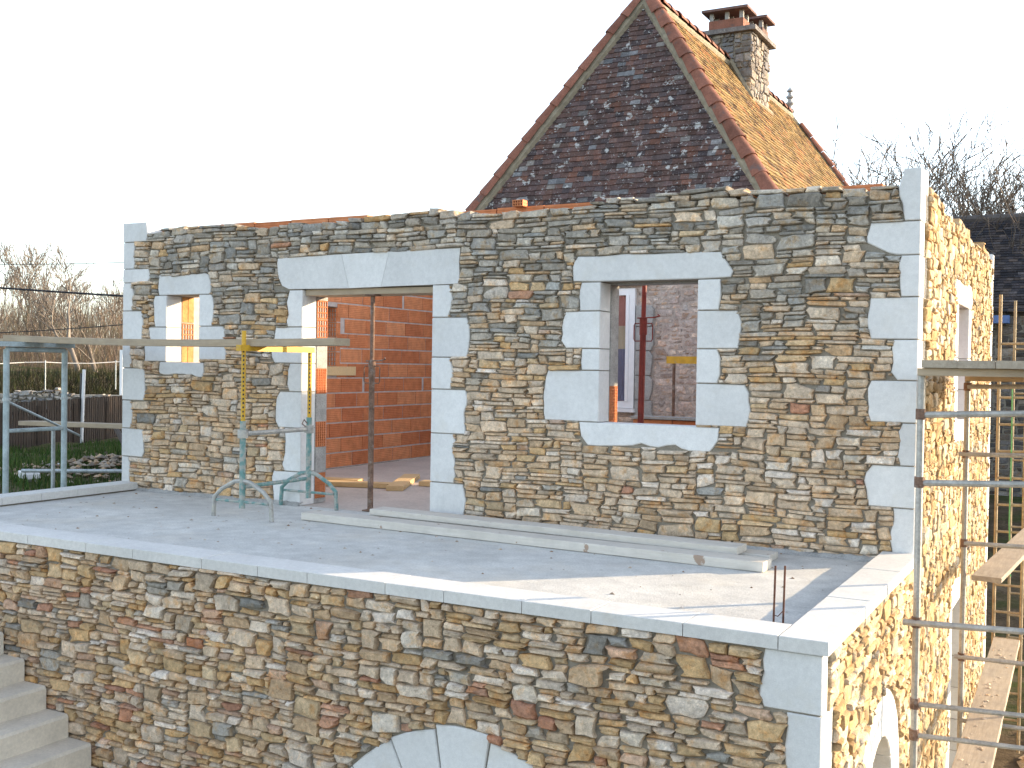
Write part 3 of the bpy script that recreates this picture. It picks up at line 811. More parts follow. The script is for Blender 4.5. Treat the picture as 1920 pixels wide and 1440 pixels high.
# ------------------------------------------------------------------ old house
old = empty('old_house', (-5.7, 12, -2.8), 'old stone house with steep hipped tile roof, hip tiles and stone chimney', 'building')
rng = random.Random(12)
EL, ER, EY, EZ = -9.54, -1.91, 6.5, 2.2
AX, AY, AZ = -5.724, 8.508, 7.78
RY = 18.1; BY = 20.1
roofd = MB()
roofd.add([(EL, EY, EZ), (ER, EY, EZ), (ER, BY, EZ), (EL, BY, EZ), (AX, AY, AZ), (AX, RY, AZ)], [(0, 1, 4), (1, 2, 5, 4), (2, 3, 5), (3, 0, 4, 5), (3, 2, 1, 0)])
roof = roofd.build('roof', M['core'], old)
def tiles(A, B, T0, T1, matn, colour, limit, name, gauge=.097, wt=.155, rows_from=0.0):
    """plain tiles on the plane with eaves A-B and top edge T0-T1"""
    A, B, T0, T1 = map(Vector, (A, B, T0, T1))
    ud = (B - A).normalized(); nrm = ud.cross((T0 - A)).normalized(); upd = nrm.cross(ud).normalized()
    H = (T0 - A).dot(upd); nrows = int(H / gauge)
    pcs = []
    for k in range(nrows + 1):
        h = k * gauge; t = min(1, h / H)
        l = (A + (T0 - A) * t - A).dot(ud); r = (B + (T1 - B) * t - A).dot(ud)
        u = l - rng.uniform(0, wt)
        while u < r:
            w = wt * rng.uniform(.85, 1.15)
            a, b_ = max(u, l), min(u + w, r)
            if b_ - a > .03: pcs.append((a, b_, h + rng.uniform(-.008, .008), rng.uniform(.0, .006), rng.uniform(-.004, .004)))
            u += w
    sc = []
    for p in pcs:
        c = A + ud * (p[0] + p[1]) / 2 + upd * (p[2] + gauge / 2); q = proj(c)
        ok = q and 0 < q[0] < 1920 and -5 < q[1] < (q[0] * -.0688 + 451) - 6
        sc.append((1 / q[2] ** 2 * (p[1] - p[0]) if ok else 0, p))
    sc.sort(key=lambda s: -s[0]); mass = MB(); n = 0
    def geo(p):
        a, b_, h, lift, tw = p; g = .0012
        def Q(u, v, d): return tuple(A + ud * u + upd * v + nrm * d)
        L = gauge * 1.9; th = .016
        low = .036 + lift * .6; hi = .008
        vs_ = [Q(a + g, h, low - th + tw), Q(b_ - g, h, low - th - tw), Q(b_ - g, h + L, hi - th), Q(a + g, h + L, hi - th),
               Q(a + g, h, low + tw), Q(b_ - g, h, low - tw), Q(b_ - g, h + L, hi), Q(a + g, h + L, hi)]
        return vs_, [(4, 5, 6, 7), (0, 1, 5, 4), (1, 2, 6, 5), (3, 0, 4, 7), (0, 3, 2, 1)], Q((a + b_) / 2, h, 0)
    for s, p in sc:
        vs_, fs, o_ = geo(p); c = colour(p, rng)
        if n < limit and s > 0:
            b = MB(); b.add(vs_, fs, c); b.build(name, M[matn], roof, origin=o_); n += 1
        else: mass.add(vs_, fs, c)
    o = mass.build('roof_tiles', M[matn], roof); o['kind'] = 'stuff'
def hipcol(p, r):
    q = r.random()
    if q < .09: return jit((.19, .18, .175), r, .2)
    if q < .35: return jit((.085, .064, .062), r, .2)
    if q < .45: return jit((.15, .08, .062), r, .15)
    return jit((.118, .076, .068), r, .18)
def slopecol(p, r):  # side slope tiles are ochre themselves, with moss and yellow lichen
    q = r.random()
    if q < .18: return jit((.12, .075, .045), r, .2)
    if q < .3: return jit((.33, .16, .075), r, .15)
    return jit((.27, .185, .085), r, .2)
tiles((EL, EY, EZ), (ER, EY, EZ), (AX, AY, AZ), (AX + .001, AY, AZ), 'tile', hipcol, 260, 'roof_tile')
tiles((ER, EY, EZ), (ER, BY, EZ), (AX, AY, AZ), (AX, RY, AZ), 'tile_slope', slopecol, 40, 'roof_tile', gauge=.12, wt=.18)
# hip and ridge tiles
def halfround(L, r0, r1, n=7):
    b = MB(); vs_ = []
    for (x, r) in ((0, r0), (0, r0 - .018), (L, r1), (L, r1 - .018)):
        for k in range(n + 1):
            g = math.pi * (k / n) ; vs_.append((x, r * math.cos(g), r * math.sin(g)))
    m_ = n + 1; fs = []
    for k in range(n):
        fs.append((k, k + 1, 2 * m_ + k + 1, 2 * m_ + k)); fs.append((m_ + k, 3 * m_ + k, 3 * m_ + k + 1, m_ + k + 1)); fs.append((k, m_ + k, m_ + k + 1, k + 1))
    b.add(vs_, fs); o = b.build('tmp', M['hip'], smooth=True, sharp=40); me = o.data; bpy.data.objects.remove(o); return me
HT = halfround(.44, .155, .115)
def hipline(A, B, step=.385, zoff=.01):
    A, B = Vector(A), Vector(B); d = (B - A); L = d.length; d.normalize()
    side = d.cross(Vector((0, 0, 1))).normalized(); up = side.cross(d).normalized()
    R = Matrix((d, side, up)).transposed().to_4x4()
    if R.determinant() < 0: R = Matrix((d, -side, up)).transposed().to_4x4()
    n = int((L - .36) / step)
    for k in range(n + 1):
        q = A + d * (k * step) + up * (zoff + .012 * rng.random()) + side * rng.uniform(-.012, .012)
        mw = R.copy(); mw.translation = q
        inst('hip_tile', HT, roof, mw @ Matrix.Rotation(rng.uniform(-.04, .04), 4, 'Z') @ Matrix.Rotation(-.035, 4, 'Y'))
    b = MB(); b.tube([A - up * .045, B - up * .045], .125, 8); b.build('hip_bedding', M['bed'], roof)
hipline((EL, EY, EZ), (AX, AY, AZ)); hipline((ER, EY, EZ), (AX, AY, AZ)); hipline((AX, AY, AZ), (AX, RY, AZ), .45); hipline((ER, BY, EZ), (AX, RY, AZ), .45)
# gable wall seen through the extension
b = MB(); b.box((EL + .3, 6.42, -2.8), (ER - .25, 7.0, 2.96)); gw = b.build('gable_wall', M['oldwall'], old); gw['label'] = 'rough pink rendered stone wall seen through the window opening'
b = MB(); b.box((ER - .85, 7.01, -2.8), (ER - .25, BY - .3, 2.3)); b.build('house_side_wall', M['oldwall'], old)
PG = lambda u, v, d: (u, 6.42 - d, v)
Wg = Wall2D(-5.9, -2.9, .2, 2.95)
Wg.block_rect(-5.55, -4.95, .82, 2.70); Wg.block_rect(-4.95, -4.66, .5, 2.42)
Wg.block_rect(-5.55, -4.66, 2.70, 2.95)
def gcol(r, q):
    return jit(q.choice([(.54, .46, .40), (.50, .41, .35), (.46, .38, .33), (.58, .52, .46), (.38, .33, .29)]), q, .15)
lay(Wg.fill(rng, [(40, (8, 24), (5, 8)), (40, (12, 30), (8, 14)), (20, (5, 9), (4, 6))]), PG, gw, rng, gcol, 30, 'small_stones', depth=(.003, .016), gap=.014, rough=2.0)
for z0, z1 in ((.5, .98), (.99, 1.35), (1.36, 1.72), (1.73, 2.08), (2.09, 2.40)):
    b = MB(); bevel_prism(b, rough_poly(-4.95, -4.66 - rng.uniform(0, .04), z0, z1, 'R', rng), -.02, .05, PG, .008); b.build('window_quoin', M['conc'], old)
win = MB(); win.box((-5.54, 6.36, .86), (-5.44, 6.44, 2.66)); win.box((-5.05, 6.36, .86), (-4.96, 6.44, 2.66)); win.box((-5.44, 6.36, 2.56), (-5.05, 6.44, 2.66)); win.box((-5.44, 6.36, .86), (-5.05, 6.44, .96)); win.box((-5.10, 6.345, .96), (-5.05, 6.37, 2.56))
wf = win.build('window', M['white'], old)
b = MB(); b.box((-5.60, 6.30, .80), (-4.93, 6.44, .855)); b.build('sill', M['white'], wf)
b = MB(); b.box((-5.435, 6.40, .965), (-5.105, 6.405, 2.555)); b.build('pane', M['glass'], wf)
b = MB()
for (z0, z1, c) in ((.97, 1.75, (.20, .19, .26)), (1.75, 2.10, (.50, .40, .27)), (2.10, 2.55, (.42, .18, .14))):
    vs_ = []; n = 14
    for i in range(n + 1):
        x = -5.43 + .32 * i / n; y = 6.412 + .006 * (i % 2); vs_ += [(x, y, z0), (x, y, z1)]
    b.add(vs_, [(2 * i, 2 * i + 2, 2 * i + 3, 2 * i + 1) for i in range(n)], c)
b.build('curtain', M['curtain'], wf)
b = MB(); b.box((-5.6, 6.30, 2.71), (-4.75, 6.44, 2.88)); b.build('window_lintel', M['dark_wood'], old)
# chimney
CX0, CX1, CY0, CY1, CZ = -6.25, -5.18, 12.9, 14.3, 8.36
b = MB(); b.box((CX0 + .03, CY0 + .03, 6.6), (CX1 - .03, CY1 - .03, CZ)); chm = b.build('chimney', M['mortar'], old)
def ccol(r, q): return jit(q.choice([(.28, .27, .25), (.22, .215, .21), (.34, .32, .28), (.17, .17, .17)]), q, .2)
Wc = Wall2D(CX0, CX1, 6.6, CZ)
lay(Wc.fill(rng, [(60, (14, 40), (10, 20)), (40, (10, 24), (7, 12))]), lambda u, v, d: (u, CY0 + .03 - d, v), chm, rng, ccol, 30, 'small_stones', gap=.007)
Wc = Wall2D(CY0, CY1, 6.6, CZ)
lay(Wc.fill(rng, [(60, (14, 40), (10, 20)), (40, (10, 24), (7, 12))]), lambda u, v, d: (CX1 - .03 + d, u, v), chm, rng, ccol, 20, 'small_stones', gap=.007)
b = MB(); b.box((CX0 - .10, CY0 - .10, CZ), (CX1 + .10, CY1 + .10, CZ + .09)); b.build('cap_slab', surf('chimney slab', (.17, .15, .14), ((5, .6, 1.4), (30, .7, 1.3)), ((25, .6),), .9, patch=((8, .62, .7, (.45, .45, .43), .8),)), chm)
for j, (y0, y1, x0, x1, dz) in enumerate(((CY0 - .02, CY0 + .42, -6.09, -5.36, 0), (CY1 - .5, CY1 - .06, -5.75, -5.22, .04))):
    z = CZ + .092
    b = MB(); b.box((x0, y0, z), (x1, y1, z + .20 + dz)); b.build('flue_base', M['hip'] if j == 0 else M['rustcap'], chm)
    for px in (x0 + .04, (x0 + x1) / 2, x1 - .06):
        for py in (y0 + .03, y1 - .08):
            b = MB(); b.box((px - .03, py, z + .201 + dz), (px + .05, py + .06, z + .36 + dz)); b.build('flue_post', M['conc'], chm)
    b = MB(); s = .12
    b.add([(x0 - s, y0 - s, z + .361 + dz), (x1 + s, y0 - s, z + .361 + dz), (x1 + s, y1 + s, z + .361 + dz), (x0 - s, y1 + s, z + .361 + dz),
           (x0 - s, y0 - s, z + .41 + dz), (x1 + s, y0 - s, z + .41 + dz), (x1 + s, y1 + s, z + .41 + dz), (x0 - s, y1 + s, z + .41 + dz)],
          [(0, 3, 2, 1), (4, 5, 6, 7), (0, 1, 5, 4), (1, 2, 6, 5), (2, 3, 7, 6), (3, 0, 4, 7)])
    b.build('flue_cover', M['rustcap'], chm)
b = MB(); b.tube([(CX1 + .02, CY0 - .05, 6.98), (CX1 + .02, CY1 + .12, 6.98)], .05, 6); b.tube([(CX1 + .02, CY0 - .03, 6.98), (AX + .1, CY0 - .03, 7.8)], .06, 6); b.build('flashing', M['bed'], chm)
# finial
b = MB(); pr = [(0, .20), (.12, .20), (.15, .10), (.30, .08), (.36, .16), (.44, .17), (.50, .09), (.62, .08), (.68, .15), (.76, .15), (.82, .07), (.95, .07), (1.0, .14), (1.08, .10), (1.14, .03), (1.3, .015)]
pr = [(h * .52, r * .62) for h, r in pr]; b.tube([(AX, RY, AZ + .08 + h) for h, r in pr], [r for h, r in pr], 10)
b.build('finial', M['conc'], old, smooth=True, sharp=50)

# ------------------------------------------------------------------ planks
def plank(name, p0, p1, wdir, width, thick, mat, label, group=None, sag=.006, seed=1, rot=0):
    """p0-p1: centre line of the underside"""
    r = random.Random(seed); p0, p1 = Vector(p0), Vector(p1); d = p1 - p0; L = d.length; d.normalize()
    w = Vector(wdir); w = (w - d * w.dot(d)).normalized(); up = d.cross(w).normalized()
    if up.z < 0: up = -up
    n = max(4, int(L / .35)); c = .004; vs_ = []
    prof = [(-width / 2, c), (-width / 2 + c, 0), (width / 2 - c, 0), (width / 2, c), (width / 2, thick - c), (width / 2 - c, thick), (-width / 2 + c, thick), (-width / 2, thick - c)]
    for i in range(n + 1):
        t = i / n; q = p0 + d * (L * t) - Vector((0, 0, sag * 4 * t * (1 - t)))
        for a, b_ in prof: vs_.append(tuple(q + w * (a + r.uniform(-.0025, .0025)) + up * (b_ + r.uniform(-.0012, .0012))))
    m_ = 8; fs = [(i * m_ + k, i * m_ + (k + 1) % m_, (i + 1) * m_ + (k + 1) % m_, (i + 1) * m_ + k) for i in range(n) for k in range(m_)]
    fs += [tuple(range(m_ - 1, -1, -1)), tuple(n * m_ + k for k in range(m_))]
    b = MB(); b.add(vs_, fs)
    mid = (p0 + p1) / 2
    o = b.build(name, mat, origin=tuple(mid))
    me = o.data
    import bmesh
    bm = bmesh.new(); bm.from_mesh(me); bmesh.ops.recalc_face_normals(bm, faces=bm.faces); bm.to_mesh(me); bm.free()
    return tag(o, label, 'plank', group)
G1 = 'boards lying on the terrace floor'
plank('plank', (-5.34, -.70, .004), (-.93, -.86, .004), (0, 1, 0), .21, .072, M['cement_plank'], 'cement stained board with rust marks, nearest the coping on the terrace floor', G1, 0, 1)
plank('plank', (-4.85, -.30, .004), (-1.0, -.42, .004), (0, 1, 0), .22, .05, M['cement_plank'], 'cement stained board lying against the foot of the front wall, underneath another', G1, 0, 2)
plank('plank', (-4.80, -.36, .056), (-1.22, -.53, .056), (0, 1, 0), .22, .055, M['cement_plank'], 'cement stained board resting on top of another at the foot of the wall', G1, 0, 3)

# ------------------------------------------------------------------ trestles
def foot(mb, x, y, half=.36, h=.34, r=.021):
    mb.tube([(x - half, y, 0.003), (x - half + .012, y, h * .55), (x - half + .10, y, h * .78), (x - .10, y, h * 1.02), (x, y, h * 1.06), (x + .10, y, h * 1.02), (x + half - .10, y, h * .78), (x + half - .012, y, h * .55), (x + half, y, .003)], r, 8)
tr = empty('trestle', (-5.85, -.57, 0), 'height-adjustable trestle with yellow posts and worn teal base on the terrace', 'trestle')
for y in (-1.05, -.09):
    b = MB(); foot(b, -5.85, y); b.build('foot', M['scaf'] if y < -.5 else M['teal'], tr, smooth=True, sharp=40)
    b = MB(); b.tube([(-6.17, y, .16), (-5.53, y, .16)], .014, 6); b.build('foot_brace', M['teal'], tr)
    b = MB(); b.tube([(-5.85, y, .10), (-5.85, y, .92)], .029, 10); b.build('outer_post', M['teal'], tr, smooth=True, sharp=40)
    b = MB(); b.tube([(-5.85, y, .76), (-5.85, y, .84)], .05, 10); b.build('clamp_collar', M['scaf'], tr, smooth=True, sharp=40)
    b = MB(); b.tube([(-5.85, y, .88), (-5.85, y, 1.625 if y > -.5 else 1.765)], .021, 8); ip = b.build('inner_post', M['yellow'], tr, smooth=True, sharp=40)
    b = MB()
    for k in range(16): b.box((-5.85 + .012, y - .0235, .96 + k * .04), (-5.85 + .020, y - .012, .96 + k * .04 + .018))
    b.build('pin_holes', M['black'], ip)
b = MB(); b.tube([(-5.85, -1.05, .80), (-5.85, -.09, .80)], .022, 8); b.build('rail', M['scaf'], tr, smooth=True, sharp=40)
b = MB(); b.tube([(-5.85, -1.05, .30), (-5.85, -.09, .30)], .02, 8); b.build('rail', M['teal'], tr, smooth=True, sharp=40)
b = MB(); b.box((-5.88, -1.12, 1.575), (-5.82, -.05, 1.632)); b.build('head_beam', M['yellow'], tr)
b = MB(); b.tube([(-5.85, -.12, .86), (-5.85, -.17, .9), (-5.85, -.2, .86), (-5.85, -.15, .83)], .006, 6); b.build('pin', M['rust'], tr)
G2 = 'scaffold boards across the trestles'
plank('scaffold_plank', (-9.30, -.95, 1.66), (-4.85, -.86, 1.634), (0, 1, 0), .24, .068, M['plank'], 'long grey scaffold board carried by the yellow trestle and the blue frame', G2, .03, 5)
plank('scaffold_plank', (-10.6, -.58, 1.652), (-8.35, -.55, 1.642), (0, 1, 0), .24, .05, M['plank'], 'short scaffold board on top of the pale blue frame at far left', G2, 0, 6)
lf = empty('steel_trestle', (-9.0, -.87, -.7), 'pale blue tubular steel frame beyond the left coping carrying a scaffold board', 'trestle')
for y in (-1.24, -.51):
    b = MB(); b.tube([(-9.0, y, -.75), (-9.0, y, 1.57)], .031, 10); b.build('post', M['bluegalv'], lf, smooth=True, sharp=40)
    b = MB(); b.tube([(-9.0, y, 1.02), (-9.0, y, 1.05)], .04, 8); b.build('collar', M['galv'], lf)
for z, r in ((1.57, .026), (.70, .022)):
    b = MB(); b.tube([(-9.0, -1.24, z), (-9.0, -.51, z)], r, 8); b.build('rail', M['bluegalv'], lf, smooth=True, sharp=40)
b = MB(); b.box((-9.06, -1.5, 1.60), (-8.94, -.42, 1.652)); b.build('bearer', M['bluegalv'], lf)
b = MB(); b.tube([(-9.0, -1.24, 1.02), (-9.6, .2, .55)], .014, 6); b.build('brace', M['galv'], lf)
plank('scaffold_plank', (-10.9, .42, .62), (-8.75, .42, .655), (0, 1, 0), .2, .055, M['plank'], 'lower board behind the pale blue frame, level with the dark paling fence', G2, 0, 7)
bf = empty('tube_scaffold', (-10.3, 1.3, -.7), 'rusty grey tube frame with diagonal brace behind the pale blue frame', 'scaffold')
def left_tubes():
    pts = [((-10.4, .45, -.8), (-10.4, .45, .62)), ((-9.9, 2.2, -.8), (-9.9, 2.2, .6))]
    for a, c in pts:
        b = MB(); b.tube([a, c], .024, 8); b.build('post', M['galv'], bf, smooth=True, sharp=40)
    b = MB(); b.tube([(-11.2, .6, .0), (-10.0, 1.2, .02), (-8.75, 1.9, .05)], .024, 8); b.build('rail', M['galv'], bf, smooth=True, sharp=40)
    b = MB(); b.tube([(-9.6, 1.5, -.8), (-9.6, 1.5, -.1), (-9.52, 1.52, .0), (-9.3, 1.6, .02)], .024, 8); b.build('bent_post', M['galv'], bf, smooth=True, sharp=40)
    b = MB(); b.tube([(-10.2, 2.3, .35), (-8.8, 2.3, -.75)], .024, 8); b.build('brace', M['galv'], bf, smooth=True, sharp=40)
left_tubes()

# ------------------------------------------------------------------ steel props
def prop(name, x, y, z0, z1, zc, mat, label, tilt=0):
    e = empty(name, (x, y, z0), label, 'steel prop', 'steel props in the openings')
    X = lambda z: x + tilt * (z - z0)
    b = MB(); b.tube([(X(z0), y, z0 + .008), (X(zc), y, zc)], .030, 10); b.build('outer_tube', mat, e, smooth=True, sharp=40)
    b = MB(); b.tube([(X(zc), y, zc + .02), (X(z1), y, z1 - .01)], .023, 10); b.build('inner_tube', mat, e, smooth=True, sharp=40)
    b = MB(); b.tube([(X(zc), y, zc - .13), (X(zc), y, zc + .03)], .037, 10); b.build('collar', mat, e, smooth=True, sharp=40)
    b = MB()
    for s in (-1, 1): b.tube([(X(zc) + s * .03, y, zc - .02), (X(zc) + s * .085, y, zc - .02), (X(zc) + s * .095, y, zc - .04), (X(zc) + s * .095, y, zc - .17), (X(zc) + s * .085, y, zc - .19), (X(zc) + s * .03, y, zc - .19)], .006, 6)
    b.build('nut_handle', mat, e)
    b = MB(); b.tube([(X(zc) - .05, y - .03, zc + .03), (X(zc) + .12, y - .03, zc + .035), (X(zc) + .17, y - .01, zc + .05), (X(zc) + .14, y + .02, zc + .065)], .007, 6); b.build('pin', mat, e)
    for z, n_ in ((z0, 'base_plate'), (z1 - .012, 'head_plate')):
        b = MB(); b.box((X(z) - .06, y - .06, z), (X(z) + .06, y + .06, z + .012)); b.build(n_, mat, e)
prop('steel_prop', -5.20, .08, .001, 2.163, 1.47, M['rust'], 'rusty adjustable steel prop standing in the middle of the doorway')
prop('steel_prop', -2.70, 1.0, 0, 2.75, 1.92, M['redpaint'], 'dark red adjustable steel prop seen through the right window', .012)

# ------------------------------------------------------------------ starter bars
sb = empty('starter_bars', (-.434, -2.43, 0), 'pair of thin rusty steel bars tied with wire, upright in the terrace floor', 'rebar')
for k, (x, y, h) in enumerate(((-.458, -2.448, .335), (-.41, -2.417, .335))):
    b = MB(); b.tube([(x, y, -.05), (x + .004, y, h * .5), (x + .006, y + .002, h)], .0065, 6); b.build('bar', M['rebar'], sb)
b = MB(); b.tube([(-.455, -2.456, .05), (-.435, -2.44, .04), (-.41, -2.427, .07), (-.404, -2.427, .085)], .003, 5); b.build('tie_wire', M['rebar'], sb)

# ------------------------------------------------------------------ right-hand scaffold
sc = empty('scaffold', (.5, .2, -2.8), 'grey tube scaffold standing along the sunlit side wall', 'scaffold')
def tube_part(name, pts, r, mat, parent=sc): 
    b = MB(); b.tube(pts, r, 8); return b.build(name, mat, parent, smooth=True, sharp=40)
for y, mt in ((-1.22, 'scaf'), (1.57, 'scaf')):
    tube_part('post', [(.16, y, -2.75), (.16, y, 1.50)], .024, M[mt]); tube_part('post', [(.95, y, -2.75), (.95, y, 1.50)], .024, M[mt])
for z, x0 in ((1.20, .16), (.755, .16), (-.165, .08), (-.70, .16), (-.905, .16), (-1.6, .16)):
    tube_part('rung', [(x0, -1.245 if x0 < .1 else -1.22, z - .005), (1.0, -1.245 if x0 < .1 else -1.22, z + .035)], .021 if z > -.5 else .017, M['scaf'])
for z, x0 in ((1.35, .16), (.755, .10), (-.03, .16), (-1.04, .10), (-1.6, .16)):
    tube_part('rung', [(x0, 1.55, z), (1.0, 1.55, z + .02)], .02, M['scaf'])
for y, zs in ((-1.22, (1.20, .755, -.165, -.70, -.905)), (1.57, (1.35, .755, -.03, -1.04))):
    for z in zs: tube_part('coupler', [(.16, y, z - .035), (.16, y, z + .035)], .033, M['rust'])
b = MB(); b.box((.14, -1.27, 1.452), (1.0, -1.17, 1.50)); b.build('bearer', M['plank'], sc)
b = MB(); b.box((.14, 1.52, 1.40), (1.0, 1.62, 1.448)); b.build('bearer', M['plank'], sc)
G3 = 'boards of the side scaffold'
for k in range(4):
    plank('scaffold_plank', (.275 + k * .222, -1.30 - .02 * k, 1.503), (.275 + k * .222, 1.85, 1.455), (1, 0, 0), .218, .05, M['planky'],
          ['scaffold deck board nearest the white corner stones', 'second scaffold deck board from the white corner stones', 'third scaffold deck board from the white corner stones', 'outermost scaffold deck board at the right edge'][k], G3, .005, 20 + k)
plank('scaffold_plank', (.36, 1.40, -.325), (.66, 4.4, -.20), (1, 0, 0), .24, .045, M['planky'], 'loose board end resting on a rung halfway down the side scaffold', G3, 0, 30)
plank('scaffold_plank', (.44, -1.6, -1.47), (.36, 4.0, -1.43), (1, 0, 0), .26, .05, M['planky'], 'dusty lower scaffold board strewn with stone chips', G3, 0, 31)
r3 = random.Random(4)
chip = MB()
for k in range(60):
    y = r3.uniform(-1.2, 3.6); x = .43 - .012 * (y + 1.6) + r3.uniform(-.10, .11); s = r3.choice([.006, .008, .012, .02]); z = -1.418 + .04 * (y + 1.6) / 5.6 - .0
    chip.add([(x - s, y - s * r3.uniform(.5, 1.4), z), (x + s * r3.uniform(.6, 1.5), y - s, z), (x + s, y + s * 1.3, z), (x - s * .8, y + s, z), (x, y, z + s * r3.uniform(.25, .6))], [(0, 1, 4), (1, 2, 4), (2, 3, 4), (3, 0, 4)], jit((.55, .48, .38), r3))
o = chip.build('stone_chips', M['stone']); tag(o, 'pale stone chips scattered on the lower scaffold board', 'stone chips', kind='stuff')
for j, (y, x0, x1) in enumerate(((4.5, .19, .47), (7.3, .16, .62))):
    e = empty('ladder_frame', ((x0 + x1) / 2, y, -2.8), ['nearer yellowed ladder frame of the side scaffold with closely spaced rungs', 'farther yellowed ladder frame of the scaffold in front of the barn wall'][j], 'scaffold', 'ladder frames')
    for x in (x0, x1): tube_part('post', [(x, y, -2.75), (x, y, 2.35 + .1 * j)], .018, M['scaf_warm'], e)
    z = -2.4
    while z < 2.1:
        tube_part('rung', [(x0, y, z), (x1, y, z + .005)], .014, M['scaf_warm'], e); z += .3
b = MB(); b.tube([(.33, 4.46, 1.3), (.335, 4.46, .6), (.33, 4.45, -.2), (.35, 4.44, -.62), (.33, 4.43, -.70), (.36, 4.43, -.78)], .008, 6)
tag(b.build('green_rope', surf('green rope', (.16, .42, .17), ((20, .8, 1.2),), None, .8)), 'bright green rope hanging down the ladder frame', 'rope')

# ------------------------------------------------------------------ inside the extension
plankI = [((-7.6, 1.75, .0), (-6.75, 2.0, .0), 'reddish board end lying on the interior floor, leftmost in the doorway'), ((-7.0, 1.6, 0), (-6.05, 1.9, 0), 'reddish board on the interior floor behind the steel prop'), ((-6.6, 2.9, 0), (-5.98, 1.62, 0), 'pale board angled into the room in the doorway'), ((-6.05, 2.3, 0), (-5.2, 2.45, 0), 'board on the interior floor next to the right door jamb')]
for k, (a, c, lb) in enumerate(plankI):
    plank('floor_board', a, c, (0, 1, 0) if k != 2 else (1, 0, 0), .2, .055, M['new_wood'], lb, 'boards on the interior floor', 0, 40 + k)
yt = empty('yellow_trestle', (-3.4, 4.0, 0), 'yellow trestle inside the room seen through the right window', 'trestle')
b = MB(); b.box((-3.55, 3.97, 1.53), (-2.7, 4.03, 1.62)); b.build('head_beam', M['yellow'], yt)
for x in (-3.46, -2.8):
    b = MB(); b.tube([(x, 4.0, .0), (x, 4.0, 1.53)], .02, 8); b.build('post', M['rust'], yt)
bs_ = empty('block_stack', (-3.4, 3.4, 0), 'low stack of orange clay blocks behind the right window sill', 'clay blocks')
for j in range(4):
    for k in range(2): inst('clay_block', CB, bs_, Matrix.Translation((-3.75 + k * .5, 3.4 + (j % 2) * .01, .02 + j * .213)))
b = MB(); b.box((-3.77, 3.37, .862), (-2.72, 3.63, .89)); b.build('top_board', M['conc'], bs_)

deb = MB(); r4 = random.Random(77)
for k in range(170):
    x = r4.uniform(-8.2, -.4); y = -2.75 + 2.7 * r4.random() ** .7; sz = r4.choice([.005, .007, .009, .014])
    deb.add([(x - sz, y - sz * r4.uniform(.5, 1.5), .001), (x + sz * r4.uniform(.5, 1.6), y - sz * .6, .001), (x + sz * .7, y + sz, .001), (x - sz * .9, y + sz * .7, .001), (x, y, .002 + sz * r4.uniform(.4, 1.0))], [(0, 1, 4), (1, 2, 4), (2, 3, 4), (3, 0, 4)], jit(r4.choice([(.45, .40, .33), (.30, .22, .15), (.5, .48, .45)]), r4))
tag(deb.build('mortar_crumbs', M['stone']), 'crumbs of mortar and stone scattered over the terrace floor', 'debris', kind='stuff')
# ------------------------------------------------------------------ background, left
rng = random.Random(31)
fe = empty('paling_fence', (-22, 10, -1), 'dark brown vertical paling fence on posts beyond the terrace', 'fence')
FA, FB = Vector((-20.2, 4.2, 0)), Vector((-23.6, 15.4, 0))
fd = (FB - FA); FL = fd.length; fd.normalize(); fnm = Vector((fd.y, -fd.x, 0))
rotf = Matrix.Rotation(math.atan2(fd.y, fd.x), 4, 'Z')
pm = MB(); pm.box((-.035, -.012, 0), (.035, .012, 1.22)); po = pm.build('tmp', M['dark_wood']); pmesh = po.data; bpy.data.objects.remove(po)
n = int(FL / .098)
def fz(t): return -.83 + .12 * t
for k in range(n):
    t = k / n; q = FA + fd * (FL * t)
    mw = Matrix.Translation((q.x, q.y, fz(t) + rng.uniform(-.012, .012))) @ rotf @ Matrix.Rotation(rng.uniform(-.012, .012), 4, 'Y')
    inst('paling', pmesh, fe, mw)
for zz in (.25, .95):
    b = MB(); b.tube([(FA + fd * 0) + Vector((0, 0, fz(0) + zz)) - fnm * .05, FA + fd * FL + Vector((0, 0, fz(1) + zz)) - fnm * .05], .04, 4); b.build('rail', M['dark_wood'], fe)
for k in range(8):
    q = FA + fd * (FL * (k + .3) / 8); b = MB(); b.box((q.x - .05, q.y - .05, -1.9), (q.x + .05, q.y + .05, fz(k / 8) + 1.1)); b.build('post', M['dark_wood'], fe)
b = MB(); q0 = FA - fnm * .3; q1 = FB - fnm * .3
for k in range(14):
    a = q0 + (q1 - q0) * (k / 14); c = q0 + (q1 - q0) * ((k + 1) / 14)
    b.add([(a.x, a.y, -1.6), (c.x, c.y, -1.6), (c.x, c.y, -.75 + .1 * rng.random()), (a.x, a.y, -.75 + .1 * rng.random()), (a.x - 3, a.y, -.6), (c.x - 3, c.y, -.6)], [(0, 1, 2, 3), (3, 2, 5, 4)])
